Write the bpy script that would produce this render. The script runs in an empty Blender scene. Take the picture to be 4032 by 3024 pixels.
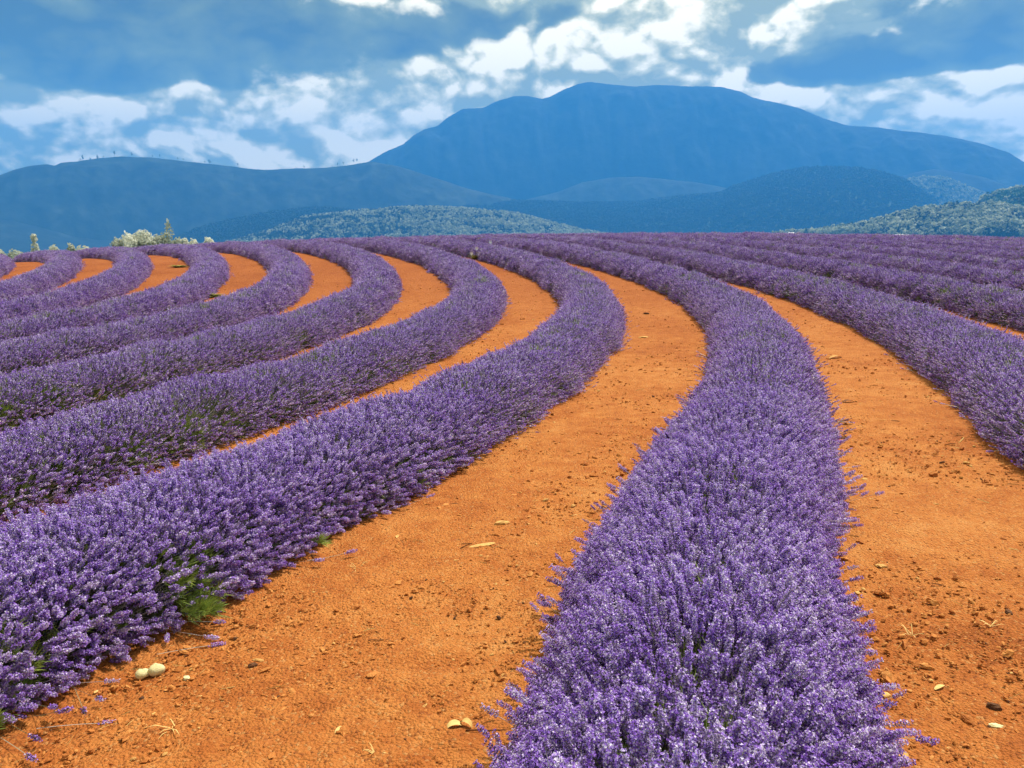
import bpy, math, random
import numpy as np
from mathutils import Vector

rng = np.random.default_rng(11)
random.seed(11)
sc = bpy.context.scene
COL = sc.collection

# ------------------------------------------------------------------ camera
FPX = 3000.0 / 4032.0                      # focal length in picture widths
cam_d = bpy.data.cameras.new('camera')
cam_d.sensor_fit = 'HORIZONTAL'
cam_d.sensor_width = 36.0
cam_d.lens = 36.0 * FPX
cam_d.clip_start = 0.05
cam_d.clip_end = 40000.0
cam = bpy.data.objects.new('camera', cam_d)
CAM_H = 1.6
PITCH = math.radians(10.795)
cam.location = (0, 0, CAM_H)
cam.rotation_euler = (math.radians(90) - PITCH, 0, 0)
COL.objects.link(cam)
sc.camera = cam

# ------------------------------------------------------------------ sun and sky
SUN_AZ, SUN_EL = math.radians(50), math.radians(60)   # azimuth from +Y, towards +X
SUN_DIR = Vector((math.sin(SUN_AZ) * math.cos(SUN_EL), math.cos(SUN_AZ) * math.cos(SUN_EL), math.sin(SUN_EL)))
sun_d = bpy.data.lights.new('sun', 'SUN')
sun_d.energy = 4.5
sun_d.angle = math.radians(0.53)
sun_d.color = (1.0, 0.95, 0.87)
sun = bpy.data.objects.new('sun', sun_d)
sun.rotation_euler = (-SUN_DIR).to_track_quat('-Z', 'Y').to_euler()
sun.location = (0, 0, 60)
COL.objects.link(sun)

sc.view_settings.view_transform = 'Standard'
sc.view_settings.look = 'None'
sc.view_settings.exposure = 0.7
sc.view_settings.gamma = 1.0
sc.cycles.max_bounces = 6
sc.cycles.diffuse_bounces = 3
sc.cycles.glossy_bounces = 2
sc.cycles.transmission_bounces = 3
sc.cycles.volume_bounces = 1
sc.cycles.use_denoising = True
sc.cycles.sample_clamp_indirect = 6.0

HAZE_DENSITY = 0.95e-4
HAZE_COLOR = (0.06, 0.36, 1.0)


class NT:
    """Small helper for writing node trees."""
    def __init__(self, tree):
        self.t = tree
        tree.nodes.clear()
    def n(self, kind, **kw):
        nd = self.t.nodes.new(kind)
        for k, v in kw.items():
            setattr(nd, k, v)
        return nd
    def put(self, sock, v):
        if v is None:
            return
        if isinstance(v, bpy.types.NodeSocket):
            self.t.links.new(v, sock)
        else:
            if sock.type == 'RGBA' and hasattr(v, '__len__') and len(v) == 3:
                v = tuple(v) + (1.0,)
            sock.default_value = v
    def m(self, op, a, b=None, c=None, clamp=False):
        nd = self.n('ShaderNodeMath', operation=op)
        nd.use_clamp = clamp
        for i, v in enumerate((a, b, c)):
            self.put(nd.inputs[i], v)
        return nd.outputs[0]
    def vm(self, op, a, b=None, scale=None):
        nd = self.n('ShaderNodeVectorMath', operation=op)
        self.put(nd.inputs[0], a)
        self.put(nd.inputs[1], b)
        if scale is not None:
            self.put(nd.inputs['Scale'], scale)
        return nd.outputs['Value'] if op in ('LENGTH', 'DOT_PRODUCT', 'DISTANCE') else nd.outputs['Vector']
    def noise(self, vec, scale, detail=4, rough=0.5, dist=0.0):
        nd = self.n('ShaderNodeTexNoise')
        self.put(nd.inputs['Vector'], vec)
        nd.inputs['Scale'].default_value = scale
        nd.inputs['Detail'].default_value = detail
        nd.inputs['Roughness'].default_value = rough
        nd.inputs['Distortion'].default_value = dist
        return nd.outputs[0]
    def ss(self, v, lo, hi, a=0.0, b=1.0):
        nd = self.n('ShaderNodeMapRange', interpolation_type='SMOOTHSTEP')
        self.put(nd.inputs['Value'], v)
        nd.inputs['From Min'].default_value = lo
        nd.inputs['From Max'].default_value = hi
        nd.inputs['To Min'].default_value = a
        nd.inputs['To Max'].default_value = b
        return nd.outputs[0]
    def mix(self, f, a, b):
        nd = self.n('ShaderNodeMix', data_type='RGBA')
        self.put(nd.inputs[0], f)
        self.put(nd.inputs[6], a)
        self.put(nd.inputs[7], b)
        return nd.outputs[2]
    def ramp(self, v, stops, interp='LINEAR'):
        nd = self.n('ShaderNodeValToRGB')
        cr = nd.color_ramp
        cr.interpolation = interp
        while len(cr.elements) < len(stops):
            cr.elements.new(0.5)
        for e, (p, c) in zip(cr.elements, stops):
            e.position = p
            e.color = tuple(c) + (1.0,)
        self.put(nd.inputs[0], v)
        return nd.outputs[0]


world = bpy.data.worlds.new('World')
sc.world = world
world.use_nodes = True
W = NT(world.node_tree)
tc = W.n('ShaderNodeTexCoord').outputs['Generated']
sx = W.n('ShaderNodeSeparateXYZ')
W.put(sx.inputs[0], tc)
dx, dy, dz = sx.outputs
nish = W.n('ShaderNodeTexSky', sky_type='NISHITA')
nish.sun_disc = False
nish.sun_elevation = SUN_EL
nish.sun_rotation = SUN_AZ
bg_sky = W.n('ShaderNodeBackground')
W.put(bg_sky.inputs[0], nish.outputs[0])
bg_sky.inputs[1].default_value = 0.12
# cloud field: noise in a space flattened towards the horizon
zz = W.m('MULTIPLY', W.m('MAXIMUM', dz, -0.1), 1.55)
cp = W.n('ShaderNodeCombineXYZ')
W.put(cp.inputs[0], dx); W.put(cp.inputs[1], dy); W.put(cp.inputs[2], zz)
P = cp.outputs[0]
warp = W.n('ShaderNodeTexNoise')
W.put(warp.inputs['Vector'], P)
warp.inputs['Scale'].default_value = 3.0
warp.inputs['Detail'].default_value = 3
wv = W.vm('SCALE', W.vm('SUBTRACT', warp.outputs['Color'], (0.5, 0.5, 0.5)), scale=0.09)
P1 = W.vm('ADD', P, wv)
def puff(vec):
    """Cauliflower-like density: rounded billows carrying finer ones, roughened by noise."""
    tot = None
    for sc_n, amp in ((8.0, 1.0), (18.0, 0.5), (40.0, 0.25)):
        o_ = W.m('MULTIPLY', W.m('ABSOLUTE', W.m('SUBTRACT', W.noise(vec, sc_n, 0), 0.5)), amp * 2.4)
        tot = o_ if tot is None else W.m('ADD', tot, o_)
    b_ = W.m('MULTIPLY', tot, 0.62)
    return W.m('ADD', W.m('MULTIPLY', b_, 0.5), W.m('MULTIPLY', W.noise(vec, 9.0, 8, 0.62), 0.62))
n1 = puff(P1)
n1u = puff(W.vm('ADD', P1, (-0.006, 0.0, 0.026)))
lit = W.m('SUBTRACT', n1, n1u)
nbig = W.noise(W.vm('ADD', P, (3.1, 1.7, 0.4)), 2.1, 5, 0.5)
nmid = W.noise(W.vm('ADD', P1, (7.7, 2.2, 5.0)), 4.0, 7, 0.55)
DARK = [(-0.50, 0.205, .13, .040, .34), (-0.40, 0.176, .17, .020, .34), (-0.40, 0.240, .20, .038, .26), (-0.245, 0.225, .13, .040, .26),
        (-0.134, 0.25, .10, .030, .22), (-0.02, 0.232, .07, .020, .22), (0.062, 0.262, .08, .020, .14), (0.36, 0.186, .13, .012, .30),
        (0.44, 0.200, .09, .020, .17), (0.52, 0.195, .07, .026, .17), (0.40, 0.25, .07, .018, .10), (0.50, 0.225, .06, .025, .12), (0.188, 0.222, .05, .012, .14)]
BRIGHT = [(0.122, 0.245, .03, .032, .26), (0.242, 0.24, .035, .03, .34), (0.041, 0.208, .07, .022, .30), (-0.481, 0.135, .11, .024, .34), (-0.318, 0.138, .075, .022, .34),
          (-0.228, 0.12, .05, .036, .30), (-0.06, 0.185, .08, .032, .26), (0.206, 0.19, .06, .016, .26), (0.505, 0.150, .09, .022, .32), (0.391, 0.15, .06, .018, .28),
          (-0.282, 0.098, .10, .014, .25), (0.40, 0.228, .035, .01, .14)]
def gsum(lst):
    tot = None
    for u, v, su, sv, a in lst:
        q = W.vm('MULTIPLY', W.vm('SUBTRACT', tc, (u, 0, v)), (1 / su, 0, 1 / sv))
        r2 = W.vm('DOT_PRODUCT', q, q)
        g = W.m('MULTIPLY', W.m('EXPONENT', W.m('MULTIPLY', r2, -0.6)), a)
        tot = g if tot is None else W.m('ADD', tot, g)
    return W.m('MULTIPLY', tot, W.ss(dy, 0.3, 0.7))
gd, gb = gsum(DARK), gsum(BRIGHT)
# bright cumulus bank
s_b = W.m('ADD', W.m('ADD', W.m('MULTIPLY', lit, 4.6), 0.50), W.m('MULTIPLY', W.m('SUBTRACT', n1, 0.5), 2.2))
s_b = W.m('ADD', s_b, W.m('MULTIPLY', gb, 0.65))
s_b = W.m('SUBTRACT', s_b, W.m('MULTIPLY', W.m('SUBTRACT', nmid, 0.5), 0.5))
c_b = W.ramp(s_b, [(0.08, (0.36, 0.36, 0.12)), (0.36, (0.58, 0.54, 0.22)), (0.58, (0.86, 0.77, 0.38)), (0.90, (1.42, 1.22, 0.76))])
# grey-blue stratocumulus in front
s_d = W.m('ADD', W.m('ADD', W.m('MULTIPLY', W.m('SUBTRACT', nbig, 0.5), 0.95), 0.36), W.m('MULTIPLY', W.m('SUBTRACT', nmid, 0.5), 0.5))
s_d = W.m('SUBTRACT', W.m('ADD', s_d, gd), W.m('MULTIPLY', gb, 0.8))
msk = W.ss(W.m('ADD', s_d, W.m('MULTIPLY', W.m('SUBTRACT', 0.5, n1), 0.8)), 0.49, 0.62)
tone = W.m('ADD', W.m('SUBTRACT', 1.02, s_d), W.m('MULTIPLY', W.m('SUBTRACT', n1, 0.5), 1.7))
c_d = W.ramp(tone, [(0.05, (0.07, 0.07, 0.01)), (0.40, (0.19, 0.20, 0.03)), (0.80, (0.50, 0.49, 0.18))])
c_all = W.mix(msk, c_b, c_d)
bg_cl = W.n('ShaderNodeBackground')
W.put(bg_cl.inputs[0], c_all)
bg_cl.inputs[1].default_value = 1.0
mxs = W.n('ShaderNodeMixShader')
mxs.inputs[0].default_value = 0.93
W.t.links.new(bg_sky.outputs[0], mxs.inputs[1])
W.t.links.new(bg_cl.outputs[0], mxs.inputs[2])
wo = W.n('ShaderNodeOutputWorld')
W.t.links.new(mxs.outputs[0], wo.inputs[0])


# ------------------------------------------------------------------ helpers
def tag(o, label=None, cat=None, group=None, kind=None):
    for k, v in (('label', label), ('category', cat), ('group', group), ('kind', kind)):
        if v:
            o[k] = v
    return o

def link(name, data, parent=None):
    o = bpy.data.objects.new(name, data)
    COL.objects.link(o)
    if parent is not None:
        o.parent = parent
    return o

def empty(name, loc=(0, 0, 0)):
    o = link(name, None)
    o.location = loc
    o.empty_display_size = 0.2
    return o

class MB:
    """Collects vertices and faces with material slots."""
    def __init__(self):
        self.v, self.f, self.m = [], [], []
    def face(self, pts, mat=0):
        i = len(self.v)
        self.v += [tuple(p) for p in pts]
        self.f.append(tuple(range(i, i + len(pts))))
        self.m.append(mat)
    def add(self, vs, fs, mat=0):
        i = len(self.v)
        self.v += [tuple(p) for p in vs]
        self.f += [tuple(a + i for a in q) for q in fs]
        self.m += [mat] * len(fs)
    def tube(self, path, radii, n=3, mat=0, cap=False):
        path = [np.array(p, float) for p in path]
        vs, fs = [], []
        for k, (p, r) in enumerate(zip(path, radii)):
            t = path[min(k + 1, len(path) - 1)] - path[max(k - 1, 0)]
            t /= np.linalg.norm(t) + 1e-9
            a = np.cross(t, (1, 0, 0) if abs(t[0]) < .8 else (0, 1, 0)); a /= np.linalg.norm(a)
            b = np.cross(t, a)
            for j in range(n):
                an = 2 * math.pi * j / n
                vs.append(p + r * (math.cos(an) * a + math.sin(an) * b))
        for k in range(len(path) - 1):
            for j in range(n):
                fs.append((k * n + j, k * n + (j + 1) % n, (k + 1) * n + (j + 1) % n, (k + 1) * n + j))
        if cap:
            fs.append(tuple(range(n - 1, -1, -1)))
            fs.append(tuple((len(path) - 1) * n + j for j in range(n)))
        self.add(vs, fs, mat)
    def mesh(self, name, mats, smooth=False):
        me = bpy.data.meshes.new(name)
        me.from_pydata(self.v, [], self.f)
        for m in mats:
            me.materials.append(m)
        me.polygons.foreach_set('material_index', np.array(self.m, dtype=np.int32))
        if smooth:
            me.polygons.foreach_set('use_smooth', np.ones(len(self.f), dtype=bool))
        me.update()
        return me

def grid_mesh(name, V, mats, mi=None, smooth=True, wrap=False):
    """V: rows x cols x 3 array of points."""
    R, C = V.shape[:2]
    idx = np.arange(R * C).reshape(R, C)
    if wrap:
        idx = np.concatenate([idx, idx[:, :1]], 1)
    q = np.stack([idx[:-1, :-1], idx[:-1, 1:], idx[1:, 1:], idx[1:, :-1]], -1).reshape(-1, 4)
    me = bpy.data.meshes.new(name)
    me.vertices.add(R * C)
    me.vertices.foreach_set('co', V.reshape(-1).astype(np.float32))
    me.loops.add(q.size)
    me.loops.foreach_set('vertex_index', q.reshape(-1).astype(np.int32))
    me.polygons.add(len(q))
    me.polygons.foreach_set('loop_start', (np.arange(len(q)) * 4).astype(np.int32))
    for m in mats:
        me.materials.append(m)
    if mi is not None:
        me.polygons.foreach_set('material_index', mi.reshape(-1).astype(np.int32))
    if smooth:
        me.polygons.foreach_set('use_smooth', np.ones(len(q), dtype=bool))
    me.update(calc_edges=True)
    me.validate()
    return me

def pnoise(x, y, seed=0):
    """2-D gradient noise, about -0.7..0.7."""
    x = np.asarray(x, float) + seed * 17.31
    y = np.asarray(y, float) + seed * 9.77
    xi, yi = np.floor(x).astype(np.int64), np.floor(y).astype(np.int64)
    xf, yf = x - xi, y - yi
    def g(ix, iy, fx, fy):
        h = (ix * 374761393 + iy * 668265263 + seed * 974711) & 0xffffffff
        h = ((h ^ (h >> 13)) * 1274126177) & 0xffffffff
        a = ((h ^ (h >> 16)) & 0xffff) / 65536.0 * 2 * math.pi
        return np.cos(a) * fx + np.sin(a) * fy
    u, v = xf * xf * xf * (xf * (xf * 6 - 15) + 10), yf * yf * yf * (yf * (yf * 6 - 15) + 10)
    a = g(xi, yi, xf, yf) * (1 - u) + g(xi + 1, yi, xf - 1, yf) * u
    b = g(xi, yi + 1, xf, yf - 1) * (1 - u) + g(xi + 1, yi + 1, xf - 1, yf - 1) * u
    return a * (1 - v) + b * v

def fbm(x, y, oct=4, seed=0, gain=0.5):
    s, a = 0, 1.0
    for i in range(oct):
        s = s + a * pnoise(x * 2 ** i, y * 2 ** i, seed + i)
        a *= gain
    return s

def sstep(x, a, b):
    t = np.clip((x - a) / (b - a), 0, 1)
    return t * t * (3 - 2 * t)

# ------------------------------------------------------------------ materials
def mat(name):
    m = bpy.data.materials.new(name)
    m.use_nodes = True
    return m, NT(m.node_tree)

def finish(T, bsdf):
    o = T.n('ShaderNodeOutputMaterial')
    T.t.links.new(bsdf, o.inputs[0])

def leafy(T, color, trans=0.3, rough=0.55, gloss=0.25, tcolor=None):
    """Thin matter: diffuse plus some light through it plus a weak sheen."""
    p = T.n('ShaderNodeBsdfPrincipled')
    T.put(p.inputs['Base Color'], color)
    p.inputs['Roughness'].default_value = rough
    p.inputs['Specular IOR Level'].default_value = gloss
    tr = T.n('ShaderNodeBsdfTranslucent')
    T.put(tr.inputs[0], tcolor if tcolor is not None else color)
    mx = T.n('ShaderNodeMixShader')
    mx.inputs[0].default_value = trans
    T.t.links.new(p.outputs[0], mx.inputs[1])
    T.t.links.new(tr.outputs[0], mx.inputs[2])
    finish(T, mx.outputs[0])

def obj_rand(T):
    return T.n('ShaderNodeObjectInfo').outputs['Random']

def obj_loc(T):
    return T.n('ShaderNodeObjectInfo').outputs['Location']

def geo_pos(T):
    return T.n('ShaderNodeNewGeometry').outputs['Position']

M = {}
m, T = mat('lavender_petal'); M['petal'] = m
r = obj_rand(T)
pn = T.noise(geo_pos(T), 1.3, 3)
isl = T.n('ShaderNodeNewGeometry').outputs['Random Per Island']
v = T.m('ADD', T.m('MULTIPLY', r, 0.26), T.m('MULTIPLY', pn, 0.22))
v = T.m('ADD', v, T.m('MULTIPLY', isl, 0.60), clamp=True)
c = T.ramp(v, [(0.12, (0.14, 0.05, 0.34)), (0.36, (0.33, 0.145, 0.67)), (0.56, (0.49, 0.30, 0.82)), (0.72, (0.75, 0.63, 0.91)), (0.90, (0.90, 0.86, 0.95))])
leafy(T, c, 0.40, 0.45, 0.3)

m, T = mat('lavender_calyx'); M['calyx'] = m
r = obj_rand(T)
pn = T.noise(geo_pos(T), 1.0, 3)
isl = T.n('ShaderNodeNewGeometry').outputs['Random Per Island']
v = T.m('ADD', T.m('MULTIPLY', r, 0.55), T.m('MULTIPLY', isl, 0.45), clamp=True)
c = T.ramp(v, [(0.15, (0.060, 0.028, 0.10)), (0.5, (0.17, 0.105, 0.27)), (0.85, (0.52, 0.44, 0.60))])
leafy(T, c, 0.15, 0.6, 0.25)

m, T = mat('lavender_stem'); M['stem'] = m
r = obj_rand(T)
c = T.ramp(r, [(0.0, (0.20, 0.23, 0.11)), (0.5, (0.38, 0.35, 0.30)), (1.0, (0.58, 0.52, 0.53))])
leafy(T, c, 0.1, 0.5, 0.4)

m, T = mat('lavender_leaf'); M['leaf'] = m
r = obj_rand(T)
c = T.ramp(r, [(0.0, (0.08, 0.11, 0.03)), (0.5, (0.18, 0.25, 0.045)), (1.0, (0.34, 0.42, 0.08))])
leafy(T, c, 0.25, 0.5, 0.35)

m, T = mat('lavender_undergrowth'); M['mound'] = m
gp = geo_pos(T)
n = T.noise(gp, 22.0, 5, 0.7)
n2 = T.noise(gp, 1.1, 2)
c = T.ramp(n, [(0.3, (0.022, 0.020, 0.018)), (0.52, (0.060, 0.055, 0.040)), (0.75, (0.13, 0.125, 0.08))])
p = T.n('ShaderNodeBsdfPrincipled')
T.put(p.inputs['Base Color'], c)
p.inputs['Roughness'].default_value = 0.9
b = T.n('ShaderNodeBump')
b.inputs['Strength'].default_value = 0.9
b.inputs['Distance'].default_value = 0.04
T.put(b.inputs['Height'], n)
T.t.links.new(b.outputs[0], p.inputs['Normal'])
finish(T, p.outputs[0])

m, T = mat('red_soil'); M['soil'] = m
gp = geo_pos(T)
n_lo = T.noise(gp, 0.55, 4, 0.55)
n_mid = T.noise(gp, 6.0, 6, 0.62)
n_hi = T.noise(gp, 55.0, 5, 0.65)
v = T.m('ADD', T.m('MULTIPLY', n_lo, 0.45), T.m('ADD', T.m('MULTIPLY', n_mid, 0.45), T.m('MULTIPLY', n_hi, 0.30)))
c = T.ramp(v, [(0.38, (0.25, 0.066, 0.014)), (0.53, (0.40, 0.118, 0.025)), (0.64, (0.50, 0.178, 0.042)), (0.80, (0.60, 0.275, 0.085))])
# the earth turns redder towards the top of the field
sy = T.n('ShaderNodeSeparateXYZ')
T.put(sy.inputs[0], gp)
redder = T.ss(T.m('ADD', sy.outputs[1], T.m('MULTIPLY', T.m('SUBTRACT', n_lo, 0.5), 8.0)), 6.0, 27.0, 0.0, 0.95)
c = T.mix(redder, c, T.ramp(v, [(0.40, (0.19, 0.042, 0.011)), (0.55, (0.29, 0.075, 0.017)), (0.70, (0.36, 0.105, 0.026))]))
# crumbs of a darker and a paler earth
vor = T.n('ShaderNodeTexVoronoi')
T.put(vor.inputs['Vector'], gp)
vor.inputs['Scale'].default_value = 85.0
sp = T.n('ShaderNodeSeparateColor')
T.put(sp.inputs[0], vor.outputs['Color'])
c = T.mix(T.m('MULTIPLY', T.ss(sp.outputs[0], 0.86, 0.95), 0.55), c, (0.17, 0.045, 0.014))
c = T.mix(T.m('MULTIPLY', T.ss(sp.outputs[1], 0.90, 0.97), 0.6), c, (0.55, 0.28, 0.10))
p = T.n('ShaderNodeBsdfPrincipled')
T.put(p.inputs['Base Color'], c)
p.inputs['Roughness'].default_value = 0.93
p.inputs['Specular IOR Level'].default_value = 0.15
b = T.n('ShaderNodeBump')
b.inputs['Strength'].default_value = 1.0
b.inputs['Distance'].default_value = 0.034
hh = T.m('ADD', T.m('MULTIPLY', n_hi, 0.6), T.m('MULTIPLY', T.m('SUBTRACT', 1.0, vor.outputs['Distance']), 0.35))
T.put(b.inputs['Height'], hh)
T.t.links.new(b.outputs[0], p.inputs['Normal'])
finish(T, p.outputs[0])

def rough_mat(key, name, stops, scale, rough=0.9, bump=0.3, bdist=0.01, spec=0.2):
    m, T = mat(name); M[key] = m
    gp = geo_pos(T)
    n = T.noise(gp, scale, 5, 0.62)
    r = obj_rand(T)
    v = T.m('ADD', T.m('MULTIPLY', n, 0.75), T.m('MULTIPLY', r, 0.25))
    c = T.ramp(v, stops)
    p = T.n('ShaderNodeBsdfPrincipled')
    T.put(p.inputs['Base Color'], c)
    p.inputs['Roughness'].default_value = rough
    p.inputs['Specular IOR Level'].default_value = spec
    b = T.n('ShaderNodeBump')
    b.inputs['Strength'].default_value = bump
    b.inputs['Distance'].default_value = bdist
    T.put(b.inputs['Height'], n)
    T.t.links.new(b.outputs[0], p.inputs['Normal'])
    finish(T, p.outputs[0])

rough_mat('clod', 'soil_clod', [(0.25, (0.26, 0.075, 0.018)), (0.5, (0.42, 0.145, 0.032)), (0.75, (0.58, 0.27, 0.08))], 60, bump=0.6)
rough_mat('cream', 'cream_stone', [(0.3, (0.55, 0.47, 0.24)), (0.6, (0.74, 0.68, 0.38)), (0.8, (0.80, 0.75, 0.50))], 45, bump=0.4)
rough_mat('tan', 'tan_stone', [(0.3, (0.40, 0.20, 0.06)), (0.6, (0.58, 0.34, 0.11)), (0.8, (0.66, 0.44, 0.18))], 40, bump=0.5)
rough_mat('darkstone', 'dark_stone', [(0.3, (0.06, 0.025, 0.012)), (0.6, (0.12, 0.05, 0.022)), (0.8, (0.20, 0.08, 0.03))], 40, bump=0.6)
rough_mat('straw', 'dry_straw', [(0.3, (0.48, 0.30, 0.09)), (0.7, (0.70, 0.50, 0.19))], 30, bump=0.1, rough=0.7)
rough_mat('twig', 'twig_bark', [(0.3, (0.10, 0.035, 0.015)), (0.7, (0.20, 0.08, 0.03))], 60, bump=0.4)
rough_mat('weed', 'weed_leaf', [(0.3, (0.16, 0.18, 0.03)), (0.7, (0.36, 0.32, 0.07))], 30, rough=0.6)
rough_mat('white', 'white_petal', [(0.3, (0.75, 0.75, 0.72)), (0.7, (0.82, 0.82, 0.80))], 30, rough=0.6)
rough_mat('bark', 'pale_gum_bark', [(0.3, (0.36, 0.33, 0.26)), (0.7, (0.58, 0.55, 0.46))], 2.0, bdist=0.05)
rough_mat('roof', 'white_painted_roof', [(0.3, (0.72, 0.73, 0.74)), (0.7, (0.80, 0.81, 0.82))], 0.6, rough=0.5, bdist=0.02)
rough_mat('shedwall', 'pale_shed_wall', [(0.3, (0.50, 0.52, 0.54)), (0.7, (0.62, 0.63, 0.64))], 0.6, rough=0.7, bdist=0.02)
rough_mat('valley', 'valley_forest_floor', [(0.3, (0.022, 0.045, 0.026)), (0.5, (0.035, 0.065, 0.033)), (0.75, (0.07, 0.10, 0.045))], 0.02, bump=1.0, bdist=6.0)
rough_mat('forest_far', 'distant_forest', [(0.32, (0.003, 0.010, 0.012)), (0.5, (0.011, 0.024, 0.024)), (0.72, (0.036, 0.056, 0.044))], 0.006, bump=1.0, bdist=14.0)
rough_mat('forest_mid', 'hillside_forest', [(0.3, (0.012, 0.032, 0.024)), (0.5, (0.022, 0.05, 0.034)), (0.75, (0.04, 0.08, 0.045))], 0.03, bump=1.0, bdist=5.0)
rough_mat('forest_sunlit', 'sun_painted_hillside', [(0.3, (0.06, 0.09, 0.06)), (0.5, (0.13, 0.17, 0.10)), (0.75, (0.26, 0.28, 0.18))], 0.03, bump=1.0, bdist=4.0)  # sunlight on these slopes is put into the paler ground colour
rough_mat('forest_green', 'green_hillside', [(0.3, (0.025, 0.07, 0.035)), (0.5, (0.045, 0.12, 0.055)), (0.75, (0.08, 0.17, 0.07))], 0.03, bump=1.0, bdist=3.0)

def crown_mat(key, name, a, b_, trans=0.2):
    m, T = mat(name); M[key] = m
    r = obj_rand(T)
    n = T.noise(geo_pos(T), 0.9, 3)
    v = T.m('ADD', T.m('MULTIPLY', r, 0.6), T.m('MULTIPLY', n, 0.4))
    c = T.ramp(v, [(0.2, a), (0.8, b_)])
    leafy(T, c, trans, 0.6, 0.2)
crown_mat('crown_dark', 'dark_tree_crown', (0.010, 0.030, 0.024), (0.030, 0.060, 0.038))
crown_mat('crown_sunlit', 'sun_painted_crown', (0.17, 0.22, 0.14), (0.50, 0.53, 0.38), 0.35)  # pale tone paints sunlit patches of wood into the crown colour
crown_mat('crown_green', 'green_tree_crown', (0.03, 0.09, 0.04), (0.07, 0.16, 0.07))
crown_mat('crown_gum', 'silver_gum_crown', (0.40, 0.43, 0.34), (0.74, 0.74, 0.64), 0.45)
crown_mat('crown_ridge', 'ridge_tree_crown', (0.015, 0.03, 0.025), (0.03, 0.05, 0.04))

# ------------------------------------------------------------------ lie of the land
G = (0.03886, -0.06122, -0.07909, -0.10877, 0.4933, -0.64968, 0.12555)
def field_z(x, y):
    y = np.where(y < -3.0, -3.0 - 0.0 * y, y)
    return G[0] * x + G[1] * y + (G[2] * x * x + G[3] * x * y + G[4] * y * y) * 1e-2 + (G[5] * y ** 3 + G[6] * x * y * y) * 1e-4

def land_z(x, y):
    x, y = np.asarray(x, float), np.asarray(y, float)
    r = np.hypot(x, y)
    k = np.minimum(1.0, 62.0 / np.maximum(r, 1e-6))
    zf = field_z(x * k, y * k)
    az = np.degrees(np.arctan2(x, y))
    slope = -0.028 + 0.027 * sstep(az, -26, 4)
    slope = np.where(np.abs(az) > 90, -0.01, slope)
    zfar = -5.0 + slope * np.minimum(r, 3600)
    t = sstep(r, 50, 105)
    return zf * (1 - t) + zfar * t

# ------------------------------------------------------------------ lavender rows: layout
HD0, X0, Y0, SP = -0.38335, 1.50974, 5.0, 2.57218
KAP = [-0.02329, -0.0024, 0.01854, 0.034, 0.04041, 0.0295, 0.01853, 0.01865, 0.01362, 0.01013, 0.01513, 0.01904, 0.01367, 0.00354]
OFFS = {-7: -0.004, -6: -0.040, -5: 0.026, -4: 0.008, -3: 0.008, -2: 0.030, -1: -0.076, 0: 0.027, 1: -0.015, 2: 0.020}
DS = 0.1
S_ARR = np.arange(-14, 64, DS)
_k = np.interp(S_ARR, -8 + 5 * np.arange(len(KAP)), KAP)
_hd = np.cumsum(_k) * DS
_i0 = int(np.argmin(abs(S_ARR)))
_hd = _hd - _hd[_i0] + HD0
_x = np.cumsum(-np.sin(_hd)) * DS
_y = np.cumsum(np.cos(_hd)) * DS
BASE = np.stack([_x - _x[_i0] + X0, _y - _y[_i0] + Y0], -1)
NRM = np.stack([np.cos(_hd), np.sin(_hd)], -1)      # to the right of the row's direction
ROW_W, ROW_H = 0.655, 0.55

def row_line(k):
    off = SP * k + OFFS.get(k, 0.0)
    L = BASE + NRM * off
    r = np.hypot(L[:, 0], L[:, 1])
    az = np.degrees(np.arctan2(L[:, 0], L[:, 1]))
    ok = (L[:, 1] > -1.0) & (r < 53) & ((np.abs(az) < 41) | (r < 6))
    return L, ok

ROWS = list(range(-8, 11))

def soil_mask(x, y):
    """1 between the rows, 0 beneath them, for banking the earth up to the plants."""
    return 1.0

# ------------------------------------------------------------------ ground sheet
def ring_radii():
    r = [0.35]
    while r[-1] < 62:
        r.append(r[-1] * 1.0088 + 0.0004)
    r[-1] = 62.0
    while r[-1] < 14000:
        r.append(r[-1] * 1.07)
    return np.array(r)
RR = ring_radii()
a1 = np.radians(np.linspace(-44, 44, 620))
a2 = np.radians(np.linspace(44, 316, 92))[1:-1]
AA = np.concatenate([a1, a2])
RRg, AAg = np.meshgrid(RR, AA, indexing='ij')
GX, GY = RRg * np.sin(AAg), RRg * np.cos(AAg)
GZ = land_z(GX, GY)
cell = np.maximum(RRg * 0.0026, RRg * 0.0088)
near = RRg < 62
for lam, amp, sd in ((1.4, 0.020, 3), (0.40, 0.012, 5), (0.13, 0.011, 8), (0.055, 0.0095, 12), (0.026, 0.0060, 15)):
    w = np.clip(1.6 - cell / lam * 3.2, 0, 1) * near
    sel = w > 0
    nz = pnoise(GX[sel] / lam, GY[sel] / lam, sd)
    if lam < 0.2:
        nz = np.sign(nz) * np.abs(nz) ** 0.8
        pat = 0.45 + 1.1 * sstep(pnoise(GX[sel] / 0.9, GY[sel] / 0.9, 31), -0.25, 0.35)
        nz = nz * pat
    GZ[sel] += amp * nz * w[sel]
far = RRg > 120
GZ[far] += (pnoise(GX[far] / 300, GY[far] / 300, 4) * 4 * sstep(RRg[far], 300, 2000))
mi = (RRg[:-1] > 58).astype(int)
g_me = grid_mesh('ground', np.stack([GX, GY, GZ], -1), [M['soil'], M['valley']], mi=mi, wrap=True)
ground = link('ground', g_me)
tag(ground, kind='structure', label='bare orange soil of the field between the lavender rows')

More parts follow.
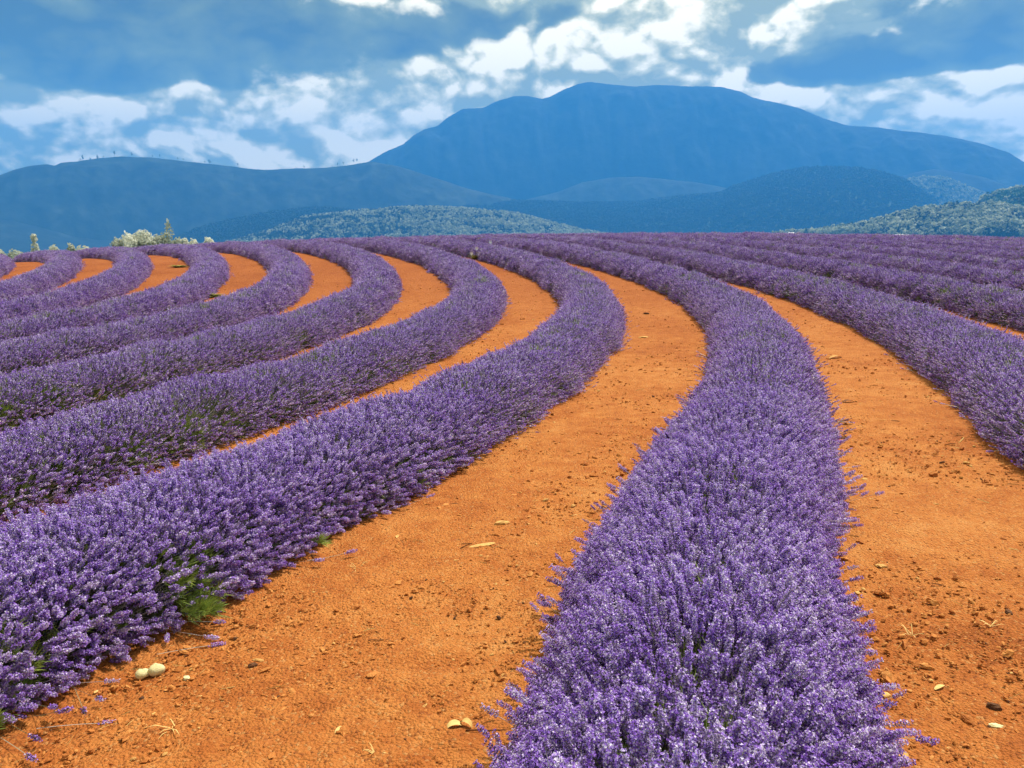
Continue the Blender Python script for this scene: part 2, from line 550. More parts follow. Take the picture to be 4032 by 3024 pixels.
# ------------------------------------------------------------------ hills
HILLS = {
 'mountain': [(-2188,6649,382),(-1680,6795,519),(-1362,6866,605),(-1235,6890,671),(-1115,6911,741),(-955,6935,812),(-854,6948,891),(-773,6957,938),(-652,6970,971),(-570,6977,1038),(-429,6987,1113),(-247,6996,1126),(-146,6998,1176),(16,7000,1226),(137,6999,1226),(259,6995,1199),(319,6993,1213),(459,6985,1281),(578,6976,1321),(677,6967,1335),(776,6957,1321),(895,6943,1307),(1052,6921,1288),(1245,6888,1293),(1436,6851,1279),(1623,6809,1271),(1770,6772,1257),(1917,6732,1213),(2009,6706,1164),(2204,6644,1109),(2377,6584,1052),(2549,6519,963),(2714,6452,899),(2933,6356,875),(3144,6254,826),(3373,6134,776),(3564,6025,712),(3723,5928,634),(3807,5874,562),(4031,5723,455),(4492,5368,309),(5038,4859,141)],
 'left_ridge': [(-3762,3590,94),(-3439,3900,176),(-3118,4162,266),(-2834,4360,347),(-2777,4396,379),(-2710,4438,404),(-2642,4479,418),(-2603,4501,410),(-2582,4514,427),(-2511,4554,440),(-2416,4605,462),(-2307,4660,478),(-2173,4724,478),(-2058,4775,472),(-1915,4834,458),(-1742,4900,443),(-1639,4935,432),(-1548,4964,428),(-1413,5004,438),(-1205,5058,449),(-1063,5090,467),(-918,5118,492),(-755,5145,470),(-560,5170,411),(-279,5193,323),(57,5200,250),(479,5178,151),(976,5108,34)],
 'low_left_hill': [(-2472,2617,151),(-2220,2834,146),(-1973,3011,122),(-1910,3052,115),(-1812,3111,90),(-1708,3169,50),(-1635,3207,32),(-1529,3259,-5),(-1383,3324,-63)],
 'mountain_spur': [(-615,5968,154),(0,6000,269),(357,5989,354),(528,5977,421),(753,5953,457),(958,5923,460),(1211,5877,431),(1376,5840,412),(1554,5795,375),(1823,5716,311),(2313,5536,179)],
 'far_right_hill': [(2067,4772,215),(2260,4683,344),(2303,4662,365),(2377,4625,386),(2460,4581,399),(2585,4512,370),(2685,4453,340),(2764,4405,298),(2842,4355,264),(3053,4209,190),(3426,3912,77)],
 'blue_hill': [(-729,3116,42),(-480,3164,93),(-294,3186,129),(-200,3194,148),(-106,3198,153),(0,3200,155),(283,3187,148),(514,3158,149),(648,3134,168),(822,3093,179),(871,3079,205),(944,3057,229),(1008,3037,249),(1102,3004,268),(1193,2969,269),(1289,2929,261),(1361,2896,242),(1418,2869,219),(1474,2840,177),(1523,2814,135),(1571,2788,97),(1636,2750,52),(1711,2704,10)],
 'middle_hill': [(-1147,2333,-44),(-1028,2388,4),(-977,2409,32),(-881,2446,61),(-781,2480,82),(-678,2510,97),(-608,2528,101),(-537,2544,95),(-349,2576,76),(-141,2596,35)],
 'pale_hill': [(-816,2043,-28),(-737,2073,-5),(-646,2103,22),(-593,2119,47),(-557,2128,59),(-454,2153,72),(-330,2175,84),(-235,2187,88),(-138,2196,83),(-73,2199,77),(0,2200,71),(65,2199,55),(131,2196,39),(196,2191,23),(261,2185,12),(386,2166,-5)],
 'pale_right_hill': [(997,2293,60),(1055,2267,110),(1108,2241,164),(1144,2223,172),(1195,2196,170),(1220,2182,160),(1260,2159,138),(1299,2136,118),(1354,2102,95),(1450,2037,54)],
 'gum_knoll': [(444,1847,-3),(582,1809,5),(711,1762,13),(782,1731,27),(827,1710,42),(871,1689,55),(933,1655,64),(992,1620,66),(1067,1572,47)],
 'near_right_hill': [(620,1366,-7),(703,1325,12),(738,1306,29),(765,1290,49),(779,1282,64),(796,1271,72),(820,1256,77),(865,1225,80),(939,1169,78),(1024,1096,64),(1111,1008,31)],
}
# material, front depth, back depth, relief, crest roughness, columns, rows, crest lowered by (room for trees)
HSPEC = {
 'mountain': ('forest_far', 800, 1200, 110, 9, 420, 90, 0),
 'left_ridge': ('forest_far', 600, 900, 60, 6, 300, 70, 0),
 'low_left_hill': ('forest_far', 900, 500, 22, 4, 160, 50, 0),
 'mountain_spur': ('forest_far', 500, 900, 40, 4, 160, 50, 0),
 'far_right_hill': ('forest_far', 500, 700, 30, 4, 160, 50, 0),
 'blue_hill': ('forest_mid', 800, 700, 20, 3, 260, 60, 9),
 'middle_hill': ('forest_mid', 500, 400, 9, 2, 180, 40, 8),
 'pale_hill': ('forest_sunlit', 420, 300, 7, 2, 200, 40, 8),
 'pale_right_hill': ('forest_sunlit', 150, 300, 8, 2, 140, 40, 8),
 'gum_knoll': ('forest_sunlit', 300, 250, 4, 1, 120, 30, 11),
 'near_right_hill': ('forest_green', 260, 300, 5, 1, 140, 30, 9),
}
HSCALE = {'mountain': 1.6, 'mountain_spur': 1.57, 'left_ridge': 1.6, 'far_right_hill': 1.9, 'low_left_hill': 2.4, 'blue_hill': 2.6, 'middle_hill': 2.7, 'pale_hill': 2.6, 'pale_right_hill': 3.55, 'gum_knoll': 2.1, 'near_right_hill': 3.1}
HILL_GRID = {}
for hi, (name, pts) in enumerate(HILLS.items()):
    mk, front, back, relief, rough, nc, nr, low = HSPEC[name]
    Pt = np.array(pts, float)
    hs = HSCALE.get(name, 1.0)
    Pt = np.array([0, 0, CAM_H]) + (Pt - np.array([0, 0, CAM_H])) * hs
    front, back, relief, low = front * hs, back * hs, relief * hs, low * hs
    d = np.concatenate([[0], np.cumsum(np.linalg.norm(np.diff(Pt[:, :2], axis=0), axis=1))])
    u = np.linspace(0, d[-1], nc)
    C = np.stack([np.interp(u, d, Pt[:, i]) for i in range(3)], -1)
    L = d[-1]
    C[:, 2] += rough * fbm(u / L * 36, np.zeros_like(u), 4, 50 + hi, .6) - low
    end = sstep(u / L, 0, 0.03) * sstep(1 - u / L, 0, 0.03)
    rad = np.hypot(C[:, 0], C[:, 1])
    dirv = C[:, :2] / rad[:, None]
    foot = -180.0
    C[:, 2] = foot * (1 - end) + C[:, 2] * end
    vv = np.concatenate([np.linspace(-1, 0, nr), np.linspace(0, 1, nr // 3)[1:]])
    V = np.zeros((len(vv), nc, 3))
    for j, t in enumerate(vv):
        dist = rad + (front * t if t < 0 else back * t)
        a = abs(t)
        prof = 1 - (a ** 1.25 * 0.8 + a * a * 0.2)
        sub = u / L * (L / front) * 2.2
        gul = fbm(sub + 0.25 * fbm(sub, np.full(nc, t * 2.0), 2, 80 + hi), np.full(nc, t * 1.3), 5, 60 + hi, 0.55)
        z = foot + (C[:, 2] - foot) * prof + relief * gul * np.minimum(1, a * 5) * (0.3 + 0.7 * prof) * end
        wob = front * 0.05 * fbm(sub, np.full(nc, t * 3), 2, 70 + hi) * a
        V[j, :, :2] = dirv * (dist + wob)[:, None]
        V[j, :, 2] = z
    HILL_GRID[name] = (V, nr)
    h = link(name, grid_mesh(name, V, [M[mk]]))
    tag(h, kind='structure')

# ------------------------------------------------------------------ instancing of uncountable growth
def protos_lavender():
    out = []
    R = np.random.default_rng(5)
    def spindle(mb, base, axis, ln, w, mat_, n=4):
        axis = axis / np.linalg.norm(axis)
        a = np.cross(axis, (0, 0, 1) if abs(axis[2]) < .9 else (1, 0, 0)); a /= np.linalg.norm(a)
        b2 = np.cross(axis, a)
        vs = [base] + [base + axis * ln * 0.55 + w * (math.cos(2 * math.pi * j / n) * a + math.sin(2 * math.pi * j / n) * b2) for j in range(n)] + [base + axis * ln]
        fs = [(0, 1 + (j + 1) % n, 1 + j) for j in range(n)] + [(n + 1, 1 + j, 1 + (j + 1) % n) for j in range(n)]
        mb.add(vs, fs, mat_)
    def petal(mb, c, nrm, s, mat_=0):
        nrm = nrm / np.linalg.norm(nrm)
        a = np.cross(nrm, R.normal(size=3)); a /= np.linalg.norm(a)
        b2 = np.cross(nrm, a)
        lift = nrm * s * 0.35
        mb.face([c - a * s * 0.25, c + b2 * s * 0.5 + a * s * 0.2 + lift, c + a * s * 0.95 + lift * 0.4, c - b2 * s * 0.5 + a * s * 0.2 + lift], mat_)
    def near_spike(bloom, seed):
        mb = MB()
        Ls = 0.215
        bend = R.normal(0, 0.012, 2)
        path = [(bend[0] * t * t, bend[1] * t * t, Ls * t) for t in (0, .35, .7, 1.0)]
        top = np.array(path[-1])
        ax = np.array([bend[0] * 2, bend[1] * 2, Ls]); ax /= np.linalg.norm(ax)
        H = R.uniform(.052, .068)
        mb.tube(path + [tuple(top + ax * H * .9)], [.0013, .0012, .0011, .0010, .0006], 3, 2)
        whorls = [(-0.16, .55)] if R.random() < .7 else []
        nw = 8
        whorls += [(0.02 + 0.95 * i / (nw - 1), 1.0 if i < nw - 2 else 0.75) for i in range(nw)]
        for (t, q) in whorls:
            c = top + ax * H * t
            n = 7 if q > .9 else 5
            ph = R.uniform(0, 6.28)
            for j in range(n):
                an = ph + 2 * math.pi * j / n + R.normal(0, .15)
                rad = np.array([math.cos(an), math.sin(an), 0])
                up = R.uniform(.55, 1.1) + (0.5 if t > .9 else 0)
                dirc = rad + ax * up
                dirc /= np.linalg.norm(dirc)
                ln = .0088 * q * R.uniform(.85, 1.15)
                b0 = c + rad * .0014
                spindle(mb, b0, dirc, ln, .0019 * q, 1)
                if R.random() < bloom * (1.0 if t > 0 else .6):
                    tip = b0 + dirc * ln * 0.95
                    for _ in range(3):
                        petal(mb, tip + R.normal(0, .0012, 3), dirc + R.normal(0, .55, 3), .0054 * R.uniform(.75, 1.25))
        return mb
    mats = [M['petal'], M['calyx'], M['stem']]
    for i, bl in enumerate((.75, .6, .85, .45, .22, .65)):
        out.append(('near_spike', near_spike(bl, i).mesh('flower_spike_near', mats)))
    def mid_spike(bloom):
        mb = MB()
        Ls = 0.21
        bend = R.normal(0, 0.014, 2)
        top = np.array([bend[0], bend[1], Ls])
        mb.tube([(0, 0, 0), tuple(top * np.array([.3, .3, .55])), tuple(top)], [.0023, .0022, .0018], 3, 2)
        H = .062
        ax = top / np.linalg.norm(top)
        spindle(mb, top - ax * .004, ax, H, .0046, 1, 5)
        for i in range(16):
            t = R.uniform(0.02, 1.0)
            an = R.uniform(0, 6.28)
            rad = np.array([math.cos(an), math.sin(an), .6])
            petal(mb, top + ax * H * t + rad * .005 * (1.15 - .5 * t), rad + R.normal(0, .35, 3), .0082, 0 if R.random() < bloom else 1)
        return mb
    for bl in (.85, .7, .55, .9):
        out.append(('mid_spike', mid_spike(bl).mesh('flower_spike_mid', mats)))
    def far_tuft(bloom):
        mb = MB()
        for i in range(11):
            p0 = np.array([R.uniform(-.05, .05), R.uniform(-.05, .05), 0])
            lean = R.normal(0, .2, 2)
            Ls = .17 * R.uniform(.7, 1.2)
            ax = np.array([lean[0], lean[1], 1.0]); ax /= np.linalg.norm(ax)
            top = p0 + ax * Ls
            if i < 5:
                mb.tube([tuple(p0), tuple(top)], [.0022, .0018], 3, 2)
            H = .065
            spindle(mb, top - ax * .004, ax, H, .0068, 1 if R.random() > .35 else 0, 4)
            for _ in range(6):
                t = R.uniform(0.05, 1.0)
                an = R.uniform(0, 6.28)
                rad = np.array([math.cos(an), math.sin(an), .6])
                petal(mb, top + ax * H * t + rad * .006, rad + R.normal(0, .3, 3), .0115, 0 if R.random() < bloom else 1)
        return mb
    for bl in (.85, .75, .6, .8):
        out.append(('far_tuft', far_tuft(bl).mesh('flower_tuft_far', mats)))
    def leaf_tuft(n, ln, w):
        mb = MB()
        for i in range(n):
            an = R.uniform(0, 6.28)
            tilt = R.uniform(.15, .8)
            dirc = np.array([math.cos(an) * tilt, math.sin(an) * tilt, 1.0]); dirc /= np.linalg.norm(dirc)
            side = np.cross(dirc, (0, 0, 1)); side /= np.linalg.norm(side) + 1e-9
            l = ln * R.uniform(.6, 1.15)
            p0 = np.array([math.cos(an), math.sin(an), 0]) * .008
            drop = np.array([0, 0, -l * .12])
            mid = p0 + dirc * l * .55
            tip = p0 + dirc * l + drop
            mb.face([p0 - side * w * .4, p0 + side * w * .4, mid + side * w, mid - side * w], 0)
            mb.face([mid - side * w, mid + side * w, tip], 0)
        return mb
    for n, ln, w in ((14, .085, .0022), (18, .11, .0020), (12, .15, .0018)):
        out.append(('leaf', leaf_tuft(n, ln, w).mesh('leaf_tuft', [M['leaf']])))
    return out

def make_scatter_group(name, meshes):
    """Geometry-node group: each point carries var (which mesh), rot (quaternion) and size."""
    ng = bpy.data.node_groups.new(name, 'GeometryNodeTree')
    ng.interface.new_socket('Geometry', in_out='INPUT', socket_type='NodeSocketGeometry')
    ng.interface.new_socket('Geometry', in_out='OUTPUT', socket_type='NodeSocketGeometry')
    N, Lk = ng.nodes, ng.links
    gi, go = N.new('NodeGroupInput'), N.new('NodeGroupOutput')
    def attr(nm, dt):
        a = N.new('GeometryNodeInputNamedAttribute')
        a.data_type = dt
        a.inputs['Name'].default_value = nm
        return a.outputs['Attribute']
    av, ar, asz = attr('var', 'INT'), attr('rot', 'QUATERNION'), attr('size', 'FLOAT_VECTOR')
    join = N.new('GeometryNodeJoinGeometry')
    for i, me in enumerate(meshes):
        po = bpy.data.objects.new('scatter_source', me)       # source shape only, not part of the scene
        oi = N.new('GeometryNodeObjectInfo')
        oi.inputs['Object'].default_value = po
        cmp_ = N.new('FunctionNodeCompare')
        cmp_.data_type = 'INT'
        cmp_.operation = 'EQUAL'
        ins = [s for s in cmp_.inputs if s.type == 'INT']
        Lk.new(av, ins[0])
        ins[1].default_value = i
        iop = N.new('GeometryNodeInstanceOnPoints')
        Lk.new(gi.outputs[0], iop.inputs['Points'])
        Lk.new(cmp_.outputs[0], iop.inputs['Selection'])
        Lk.new(oi.outputs['Geometry'], iop.inputs['Instance'])
        Lk.new(ar, iop.inputs['Rotation'])
        Lk.new(asz, iop.inputs['Scale'])
        Lk.new(iop.outputs[0], join.inputs[0])
    Lk.new(join.outputs[0], go.inputs[0])
    return ng

def quat_to(dirs, spin):
    d = dirs / np.linalg.norm(dirs, axis=1, keepdims=True)
    q = np.stack([1 + d[:, 2], -d[:, 1], d[:, 0], np.zeros(len(d))], -1)
    q /= np.maximum(np.linalg.norm(q, axis=1, keepdims=True), 1e-6)
    c, s = np.cos(spin / 2), np.sin(spin / 2)
    w, x, y = q[:, 0], q[:, 1], q[:, 2]
    return np.stack([w * c, x * c + y * s, y * c - x * s, w * s], -1)

def scatter(name, group, pos, quat, size, var, parent=None):
    me = bpy.data.meshes.new(name)
    n = len(pos)
    me.vertices.add(n)
    me.vertices.foreach_set('co', np.asarray(pos, np.float32).reshape(-1))
    a = me.attributes.new('var', 'INT', 'POINT'); a.data.foreach_set('value', np.asarray(var, np.int32))
    a = me.attributes.new('rot', 'QUATERNION', 'POINT'); a.data.foreach_set('value', np.asarray(quat, np.float32).reshape(-1))
    if np.ndim(size) == 1:
        size = np.repeat(np.asarray(size)[:, None], 3, 1)
    a = me.attributes.new('size', 'FLOAT_VECTOR', 'POINT'); a.data.foreach_set('vector', np.asarray(size, np.float32).reshape(-1))
    o = link(name, me, parent)
    o['kind'] = 'stuff'
    md = o.modifiers.new('scatter', 'NODES')
    md.node_group = group
    return o

LAV = protos_lavender()
LAV_GROUP = make_scatter_group('lavender_scatter', [m_ for _, m_ in LAV])
V_NEAR, V_MID, V_FAR, V_LEAF = range(0, 6), range(6, 10), range(10, 14), range(14, 17)

# patches where leaves show through the flowers: x, y, radius, strength
GREEN = [(-1.52, 3.45, .09, .9), (-1.60, 3.39, .08, .8), (-1.58, 3.59, .07, .7), (-1.47, 3.33, .08, .7), (-1.70, 3.47, .05, .5), (-1.98, 2.66, .08, .6), (-1.90, 2.46, .07, .5),
         (-1.12, 4.18, .06, .35), (-.68, 5.27, .07, .4), (.69, 2.65, .07, .8), (.82, 2.69, .07, .8), (.60, 2.60, .05, .6), (.46, 1.72, .07, .7), (.30, 1.62, .05, .5),
         (-2.86, 6.57, .10, .5), (-3.09, 6.0, .10, .5), (-3.40, 5.43, .08, .6), (-5.05, 8.2, .14, .45), (-5.25, 7.7, .14, .45), (-4.55, 9.36, .10, .35)]

ROW_LABEL = {
 0: 'broad lavender row starting at the middle of the bottom edge, nearest to the camera',
 -1: 'lavender row just left of the broad foreground row, with bright green leaf patches',
 -2: 'second lavender row to the left of the broad foreground row',
 -3: 'third lavender row to the left of the broad foreground row',
 -4: 'fourth lavender row to the left of the broad foreground row',
 -5: 'fifth lavender row to the left of the broad foreground row',
 -6: 'sixth lavender row to the left of the broad foreground row',
 -7: 'seventh lavender row left of the broad foreground row, a hump on the skyline',
 -8: 'outermost left lavender row, only a corner showing at the left edge',
 1: 'lavender row just right of the broad foreground row, across the right-hand soil strip',
 2: 'second lavender row right of the broad foreground row, behind a sliver of soil',
 3: 'third lavender row to the right of the broad foreground row',
 4: 'fourth lavender row to the right of the broad foreground row',
 5: 'fifth lavender row to the right of the broad foreground row',
 6: 'sixth lavender row to the right of the broad foreground row',
 7: 'fourth lavender row down from the right skyline, within the flat purple band',
 8: 'third lavender row down from the right skyline, within the flat purple band',
 9: 'second lavender row down from the right skyline, within the flat purple band',
 10: 'lavender row forming the right skyline itself',
}
def row_label(k):
    return ROW_LABEL.get(k, 'far lavender row merging into the flat purple band below the right skyline')

cosA, sinA = math.cos(PITCH), math.sin(PITCH)
for k in ROWS:
    L, ok = row_line(k)
    idx = np.where(ok)[0]
    if len(idx) < 20:
        continue
    # keep the longest connected run
    runs = np.split(idx, np.where(np.diff(idx) > 1)[0] + 1)
    idx = max(runs, key=len)
    P2, N2, S2 = L[idx], NRM[idx], S_ARR[idx]
    T2 = np.stack([-N2[:, 1], N2[:, 0]], -1)
    m0 = P2[len(P2) // 2]
    root = empty('lavender_row', (m0[0], m0[1], float(land_z(m0[0], m0[1]))))
    tag(root, row_label(k), 'lavender row', 'curved lavender rows of the field')
    bpy.context.view_layer.update()
    inv = np.array([m0[0], m0[1], float(land_z(m0[0], m0[1]))])
    # the two rows by the camera narrow a little towards their near ends
    tn = sstep(-S2, 1.4, 3.5) if k == 0 else sstep(-S2, -1.5, 3.0)
    shr = {0: .17, -1: .13}.get(k, 0.0) * tn
    P2 = P2 + N2 * ({0: .25, -1: -.10}.get(k, 0.0) * tn)[:, None]
    # plant to plant unevenness along the row
    wv = 1 + 0.15 * pnoise(S2 / 0.8, np.full(len(S2), k * 3.3), 21) + 0.09 * pnoise(S2 / 2.7, np.full(len(S2), k * 1.7), 22)
    wv = wv * (1 - shr)
    hv = 1 + 0.16 * pnoise(S2 / 0.7, np.full(len(S2), k * 5.1), 23) + 0.09 * pnoise(S2 / 2.3, np.full(len(S2), k * 2.9), 24)
    bulge = np.concatenate([pnoise(S2 / 0.9, np.full(len(S2), k * 7.7 + 40), 25)[None], pnoise(S2 / 0.9, np.full(len(S2), k * 7.7 + 90), 26)[None]])
    # foliage mound
    nth = 15
    th = np.linspace(0, math.pi, nth)
    st = max(1, int(round(0.1 / DS)))
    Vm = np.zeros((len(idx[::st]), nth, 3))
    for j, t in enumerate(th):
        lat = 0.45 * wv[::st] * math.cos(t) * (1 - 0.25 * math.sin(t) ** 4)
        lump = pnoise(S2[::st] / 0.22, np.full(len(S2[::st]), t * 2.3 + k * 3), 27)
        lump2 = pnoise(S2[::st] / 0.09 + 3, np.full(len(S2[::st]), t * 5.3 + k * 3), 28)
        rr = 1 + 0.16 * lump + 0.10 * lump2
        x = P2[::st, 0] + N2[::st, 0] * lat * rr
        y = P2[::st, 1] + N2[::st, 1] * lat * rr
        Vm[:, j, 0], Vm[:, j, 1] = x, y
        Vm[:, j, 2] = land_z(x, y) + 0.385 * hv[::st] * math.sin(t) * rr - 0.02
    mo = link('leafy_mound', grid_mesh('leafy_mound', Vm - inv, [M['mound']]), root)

    # flower spikes
    def sample(n_per_m2, lo, hi, thr):
        n = int(n_per_m2 * len(idx) * DS * 1.95)
        s = rng.uniform(0, len(idx) - 1.001, n)
        i0 = s.astype(int); fr = (s - i0)[:, None]
        p = P2[i0] * (1 - fr) + P2[i0 + 1] * fr
        r = np.hypot(p[:, 0], p[:, 1])
        r = r * (1 + .16 * np.sin(p[:, 0] * 9173.13 + p[:, 1] * 7331.7))     # soft border between near and far flowers
        sel = (r >= lo) & (r < hi)
        i0, p = i0[sel], p[sel]
        n = len(p)
        t = np.where(rng.random(n) < 0.93, rng.uniform(0.10, math.pi - 0.10, n), rng.choice([0.05, math.pi - 0.05], n) + rng.normal(0, .06, n))
        return i0, p, t
    allp, allq, alls, allv = [], [], [], []
    for (dens, lo, hi, vs, ln, sc0) in ((1850, 0, 6.0, V_NEAR, .27, 1.0), (1500, 6.0, 15.0, V_MID, .27, 1.04), (190, 15.0, 60.0, V_FAR, .265, 1.05)):
        i0, p, t = sample(dens, lo, hi, None)
        n = len(p)
        if n == 0:
            continue
        Nn, Tt = N2[i0], T2[i0]
        ct, sn = np.cos(t), np.sin(t)
        side = np.where(ct > 0, bulge[0, i0], bulge[1, i0])
        lat = ROW_W * wv[i0] * (1 + 0.10 * side) * np.sign(ct) * np.abs(ct) ** 0.9
        hgt = ROW_H * hv[i0] * np.abs(sn) ** 0.85
        depth = np.abs(rng.normal(0, 0.065, n)) - 0.015 - np.where(rng.random(n) < .07, rng.uniform(0, .075, n), 0)
        # a few stragglers reach out over the soil
        strag = (rng.random(n) < 0.03) & (np.abs(ct) > .8)
        lat = np.where(strag, lat * rng.uniform(1.05, 1.28, n), lat)
        # droop towards the ground on the flanks
        up = 0.36 + 0.8 * sn + rng.normal(0, .12, n)
        d = np.zeros((n, 3))
        out = ct * (1.05 + .25 * np.abs(ct))
        d[:, :2] = Nn * out[:, None] + Tt * rng.normal(0, .26, n)[:, None]
        d[:, 2] = up
        d += rng.normal(0, .15, (n, 3))
        d /= np.linalg.norm(d, axis=1, keepdims=True)
        d[:, 2] = np.maximum(d[:, 2], -0.1)
        tip = np.zeros((n, 3))
        tip[:, :2] = p + Nn * lat[:, None]
        tip[:, 2] = land_z(tip[:, 0], tip[:, 1]) + np.maximum(hgt, .035 + .05 * rng.random(n))
        tip -= d * depth[:, None]
        scl = sc0 * rng.normal(1.0, .12, n).clip(.7, 1.35)
        base = tip - d * (ln * scl)[:, None]
        # thin out where leaves show
        keep = np.ones(n, bool)
        gm = np.zeros(n)
        for gx, gy, gr, gs in GREEN:
            gm = np.maximum(gm, gs * np.exp(-((tip[:, 0] - gx) ** 2 + (tip[:, 1] - gy) ** 2) / gr ** 2))
        patch = sstep(fbm(tip[:, 0] * 1.6, tip[:, 1] * 1.6, 2, 33), .33, .62)
        low = np.where(np.abs(ct) > .55, patch * .75, patch * .35)
        keep &= rng.random(n) > np.maximum(gm * .93, low)
        keep &= rng.random(n) > .35 * sstep(np.abs(ct), .6, .98)
        base, d, scl = base[keep], d[keep], scl[keep]
        n = len(base)
        allp.append(base)
        allq.append(quat_to(d, rng.uniform(0, 6.28, n)))
        wid = rng.uniform(.85, 1.2, n)
        alls.append(np.stack([scl * wid, scl * wid, scl], -1))
        allv.append(rng.choice(list(vs), n))
    Pp, Qq, Ss, Vv = map(np.concatenate, (allp, allq, alls, allv))
    if k in (0, -1):
        # the three hundred that show largest are single flowers
        tips = Pp + 0.0
        ax = np.stack([2 * (Qq[:, 1] * Qq[:, 3] + Qq[:, 0] * Qq[:, 2]), 2 * (Qq[:, 2] * Qq[:, 3] - Qq[:, 0] * Qq[:, 1]), 1 - 2 * (Qq[:, 1] ** 2 + Qq[:, 2] ** 2)], -1)
        tips = Pp + ax * (.25 * Ss[:, 2:3])
        dd = tips[:, 1] * cosA - (tips[:, 2] - CAM_H) * sinA
        uu = tips[:, 0] / np.maximum(dd, .1)
        vv_ = (tips[:, 1] * sinA + (tips[:, 2] - CAM_H) * cosA) / np.maximum(dd, .1)
        hw = .5 / FPX
        inside = (dd > .4) & (np.abs(uu) < hw * .99) & (np.abs(vv_) < hw * .75 * .99)
        hgt = tips[:, 2] - land_z(tips[:, 0], tips[:, 1])
        score = dd - 1.2 * hgt + np.where(inside, 0, 100)
        pick = np.argsort(score)[:300]
        for i in pick:
            o = bpy.data.objects.new('flower_spike', LAV[Vv[i]][1])
            COL.objects.link(o)
            o.parent = root
            o.rotation_mode = 'QUATERNION'
            o.rotation_quaternion = Qq[i]
            o.location = Pp[i] - inv
            o.scale = Ss[i]
        rest = np.ones(len(Pp), bool)
        rest[pick] = False
        Pp, Qq, Ss, Vv = Pp[rest], Qq[rest], Ss[rest], Vv[rest]
    if k == -1:
        # flower heads fallen over onto the soil along the near flank
        fp = np.array([(-1.41, 3.32), (-1.38, 3.13), (-1.52, 3.18), (-1.66, 2.85), (-1.62, 2.62), (-1.68, 2.58), (-1.56, 2.55), (-1.69, 2.42), (-1.64, 2.35), (-.99, 4.10), (-1.12, 4.02), (-1.45, 3.22), (-1.60, 2.68)])
        fp = fp + rng.normal(0, .015, fp.shape)
        fd = np.column_stack([rng.normal(.95, .15, len(fp)), rng.normal(-.15, .35, len(fp)), rng.normal(.03, .03, len(fp))])
        fb = np.column_stack([fp, land_z(fp[:, 0], fp[:, 1]) + .018]) - fd * .2
        Pp = np.concatenate([Pp, fb]); Qq = np.concatenate([Qq, quat_to(fd, rng.uniform(0, 6.28, len(fp)))])
        Ss = np.concatenate([Ss, np.ones((len(fp), 3))]); Vv = np.concatenate([Vv, rng.choice(list(V_NEAR), len(fp))])
    scatter('flower_spikes', LAV_GROUP, Pp - inv, Qq, Ss, Vv, root)

    # leaves
    nl = int(len(idx) * DS * 420)
    s = rng.uniform(0, len(idx) - 1.001, nl)
    i0 = s.astype(int)
    p = P2[i0]
    r = np.hypot(p[:, 0], p[:, 1])
    keep = rng.random(nl) < np.where(r < 9, 1.0, np.where(r < 20, .35, .10))
    i0, p, r = i0[keep], p[keep], r[keep]
    n = len(p)
    p = p + T2[i0] * rng.uniform(-.06, .06, n)[:, None]
    t = rng.uniform(.05, math.pi - .05, n)
    ct, sn = np.cos(t), np.sin(t)
    lat = .47 * wv[i0] * ct
    pos = np.zeros((n, 3))
    pos[:, :2] = p + N2[i0] * lat[:, None]
    pos[:, 2] = land_z(pos[:, 0], pos[:, 1]) + .385 * hv[i0] * sn * rng.uniform(.9, 1.12, n) - .01
    d = np.zeros((n, 3))
    d[:, :2] = N2[i0] * (ct * 1.1)[:, None] + rng.normal(0, .25, (n, 2))
    d[:, 2] = .35 + sn
    sz = rng.uniform(.8, 1.3, n) * np.where(r < 9, 1.0, 1.6)
    vv_ = rng.choice(list(V_LEAF)[:2], n)
    # extra bright leaves in the open patches
    ex_p, ex_d = [], []
    for gx, gy, gr, gs in GREEN:
        dmin = np.hypot(P2[:, 0] - gx, P2[:, 1] - gy)
        j = int(np.argmin(dmin))
        if dmin[j] > .85:
            continue
        ne = int(1900 * gr * gr * 3.1 * gs)
        q = np.array([gx, gy]) + rng.normal(0, gr * .5, (ne, 2))
        lt = ((q - P2[j]) * N2[j]).sum(1)
        c_ = np.clip(lt / .56, -.97, .97)
        z = land_z(q[:, 0], q[:, 1]) + np.sqrt(np.maximum(1 - c_ * c_, 0.02)) * .45 * hv[j] - .02
        ex_p.append(np.column_stack([q, z]))
        ed = np.column_stack([N2[j][None, :] * (c_ * 1.3)[:, None] + rng.normal(0, .22, (ne, 2)), .45 + np.sqrt(np.maximum(1 - c_ * c_, 0))])
        ex_d.append(ed)
    if ex_p:
        ep, ed = np.concatenate(ex_p), np.concatenate(ex_d)
        pos = np.concatenate([pos, ep]); d = np.concatenate([d, ed])
        sz = np.concatenate([sz, rng.uniform(.65, 1.05, len(ep))])
        vv_ = np.concatenate([vv_, rng.choice([14, 14, 15], len(ep))])
    scatter('leaves', LAV_GROUP, pos - inv, quat_to(d, rng.uniform(0, 6.28, len(pos))), sz, vv_, root)

